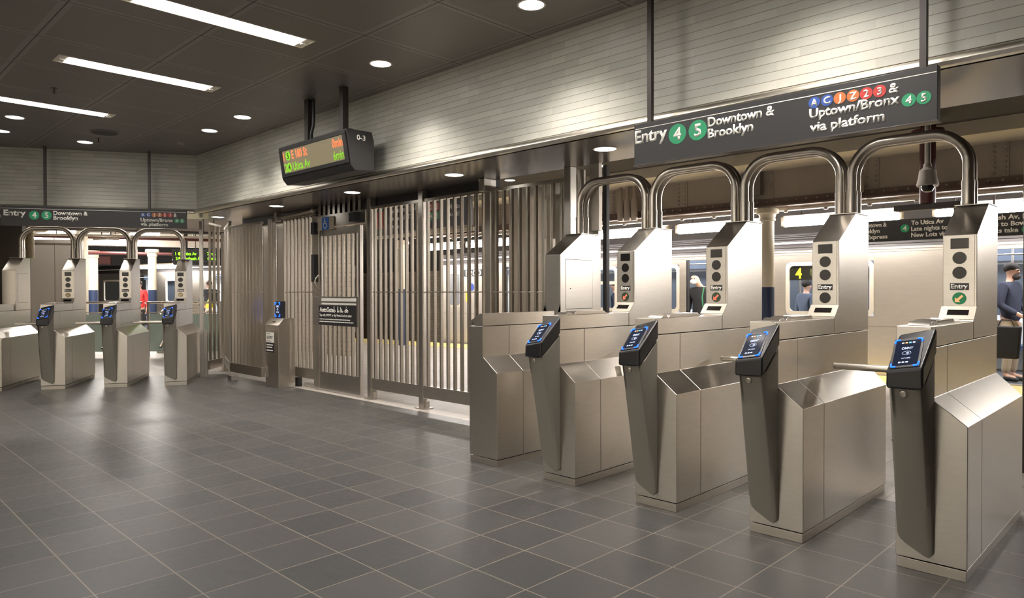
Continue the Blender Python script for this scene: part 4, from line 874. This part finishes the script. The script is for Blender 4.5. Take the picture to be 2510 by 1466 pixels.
def person(loc, rz, label, skin, top, bottom, hair=None, h=1.75, arms=None, coat=False, head=(0, -.02), mask=False, beard=None, stride=.0):
    t = thing('person', label, 'person', loc, rz); t.scale = (h/1.75,)*3
    V, E = [], []
    def add(p, r, par=None):
        V.append((p, r)); 
        if par is not None: E.append((par, len(V)-1))
        return len(V)-1
    pel = add((0, 0, .94), (.15, .11)); sp = add((0, .01, 1.12), (.135, .10), pel); ch = add((0, .01, 1.33), (.165, .11), sp); nb = add((0, .01, 1.46), (.07, .065), ch)
    nk = add((head[0]*.4, head[1]*.5, 1.525), .052, nb); hd = add((head[0], head[1]-.01, 1.615), (.072, .088), nk); ht = add((head[0], head[1]+.01, 1.69), (.066, .08), hd)
    no = add((head[0], head[1]-.105, 1.60), .011, hd)
    for s in (-1, 1): add((head[0]+s*.078, head[1]+.005, 1.61), .013, hd)
    arms = arms or {}
    AR = {}
    for s in (-1, 1):
        el, wr = arms.get(s, ((s*.25, .03, 1.12), (s*.26, -.03, .88)))
        sh = add((s*.185, .01, 1.40), (.062, .062), ch); e_ = add(el, .043, sh); w_ = add(wr, .028, e_)
        d = (Vector(wr)-Vector(el)).normalized(); side = Vector((0, -1, 0)) if abs(d.y) < .8 else Vector((0, 0, 1)); side = (side-d*side.dot(d)).normalized(); nrm = d.cross(side)
        pm = add(tuple(Vector(wr)+d*.07), (.032, .018), w_)
        for k, (off, ln) in enumerate(((-.026, .062), (-.009, .072), (.009, .068), (.026, .052))):
            b = Vector(wr)+d*.10+side*off; m1 = add(tuple(b), .0095, pm); m2 = add(tuple(b+d*ln*.55+nrm*s*.010), .009, m1); add(tuple(b+d*ln*.9+nrm*s*.03), .0078, m2)
        b = Vector(wr)+d*.035+side*.03; th = add(tuple(b), .011, w_); add(tuple(b+d*.035+side*.022), .0095, th)
        AR[s] = (el, wr)
    for s in (-1, 1):
        st = stride*s
        hp = add((s*.088, 0, .86), .088, pel); kn = add((s*.095, -.02-st*.5, .49), .058, hp); an = add((s*.10, .02-st, .09), .040, kn); add((s*.105, -.13-st, .045), (.042, .032), an)
    skinmesh('body', V, E, skin, t)
    # jacket
    V, E = [], []
    lo = .62 if coat else .86
    a = add((0, 0, lo), (.185, .14) if coat else (.165, .125)); a1 = add((0, 0, .98), (.175, .135), a); a2 = add((0, .01, 1.16), (.16, .125), a1); a3 = add((0, .01, 1.34), (.18, .128), a2); add((0, .01, 1.465), (.085, .08), a3)
    for s in (-1, 1):
        el, wr = AR[s]; b = add((s*.19, .01, 1.40), .076, a3); c_ = add(el, .060, b); add(tuple(Vector(el).lerp(Vector(wr), .93)), .043, c_)
    skinmesh('coat' if coat else 'jacket', V, E, top, t)
    V, E = [], []
    a = add((0, 0, .93), (.15, .115))
    for s in (-1, 1):
        st = stride*s; b = add((s*.088, 0, .82), .098, a); c_ = add((s*.095, -.02-st*.5, .49), .072, b); add((s*.10, .02-st, .11), .056, c_)
    skinmesh('trousers', V, E, bottom, t)
    for s in (-1, 1):
        V, E = [], []; st = stride*s; a = add((s*.10, .045-st, .055), (.047, .05)); b = add((s*.103, -.05-st, .048), (.05, .042), a); add((s*.105, -.16-st, .038), (.045, .03), b); skinmesh('shoe', V, E, RUBBER, t)
    for s in (-1, 1): MB().ball((head[0]+s*.031, head[1]-.092, 1.628), .011).build('eye', mat('eye', (.04, .03, .025), .2), t)
    MB().ball((head[0], head[1]-.098, 1.555), .02, 1.3, .5, .3).build('mouth', mat('lip', (.33, .13, .11), .5), t)
    if hair: MB().ball((head[0], head[1]+.018, 1.665), .098, .92, 1.05, .88, 18, 12).build('hair', hair, t)
    if beard: MB().ball((head[0], head[1]-.055, 1.535), .06, 1.05, .95, .8).build('beard', beard, t)
    if mask: MB().ball((head[0], head[1]-.07, 1.565), .066, 1.05, .75, .85).build('face_mask', mat('white mask', (.75, .74, .72), .7), t)
    return t
NAVY = mat('navy cloth', (.018, .022, .045), .8); BLKC = mat('black cloth', (.012, .012, .014), .8); TANC = mat('tan cloth', (.34, .22, .10), .8); REDC = mat('red cloth', (.55, .03, .03), .7); KHAKI = mat('khaki cloth', (.36, .29, .21), .8); DENIM = mat('denim', (.05, .09, .2), .8); HAIRD = mat('dark hair', (.02, .014, .01), .7)
p = person((-7.25, TY+.32, 0), math.radians(8), 'bald person in black coat with white mask standing in the train doorway', SKIN, BLKC, BLKC, None, 1.76, mask=True, coat=True, head=(-.09, -.07))
MB().tube([(.12, -.13, 1.45), (.10, -.165, 1.25), (.12, -.15, 1.02)], .014, 8).build('green_strap', mat('green strap', (.03, .16, .06), .7), p)
person((-7.38, TY+.95, 0), math.radians(10), 'person in dark clothes behind the bald person in the doorway', SKIN2, BLKC, BLKC, HAIRD, 1.74)
person((-2.12, TY+.55, 0), math.radians(75), 'dark haired person in blue and black jacket standing in the right train doorway', SKIN, NAVY, KHAKI, HAIRD, 1.82, beard=HAIRD, arms={1: ((.24, -.02, 1.12), (.12, -.20, 1.0)), -1: ((-.25, .03, 1.12), (-.15, -.18, .98))})
person((-1.62, TY-.32, 0), math.radians(80), 'person in long tan coat at the right edge of the picture', SKIN, TANC, BLKC, HAIRD, 1.62, coat=True)
t = thing('black_bag', 'black carrier bag held in front of the person in the tan coat', 'bag', (-2.02, TY-.36, 0)); MB().hexa([(-.15, -.06, .42), (.15, -.06, .42), (.15, .06, .42), (-.15, .06, .42), (-.18, -.07, .88), (.18, -.07, .88), (.18, .07, .88), (-.18, .07, .88)]).build('sack', BLKC, t, .02); MB().tube([(-.1, 0, .87), (-.06, 0, .97), (.06, 0, .97), (.1, 0, .87)], .008, 8).build('strap', BLKC, t)
person((-9.78, TY+.9, 0), math.radians(-60), 'person in navy jacket seen through the train window right of the plain cabinet', SKIN, NAVY, NAVY, HAIRD, 1.62)
person((-5.38, TY+.95, 0), math.radians(150), 'person in blue grey jacket behind the train window with the yellow numeral', SKIN, mat('blue grey cloth', (.08, .10, .15), .8), DENIM, HAIRD, 1.60)
person((-23.2, 7.35, 0), math.radians(40), 'person in bright red jacket beside the nearer left column', SKIN2, REDC, BLKC, HAIRD, 1.74)
p = person((-22.9, 9.35, 0), math.radians(-110), 'person in dark jacket with a yellow bag seen through the corner bars', SKIN2, mat('charcoal cloth', (.03, .032, .04), .8), BLKC, HAIRD, 1.76, stride=.12)
t = thing('yellow_bag', 'bright yellow bag carried by the person behind the corner bars', 'bag', (-22.32, 9.12, 0)); MB().ball((0, 0, .88), .16, 1, .7, 1.7).build('sack', mat('yellow fabric', (.62, .50, .03), .6, noise=.3, nscale=14), t); MB().tube([(-.08, 0, 1.1), (0, 0, 1.3), (.08, 0, 1.1)], .012, 8).build('strap', mat('yellow strap', (.45, .36, .03), .6), t)
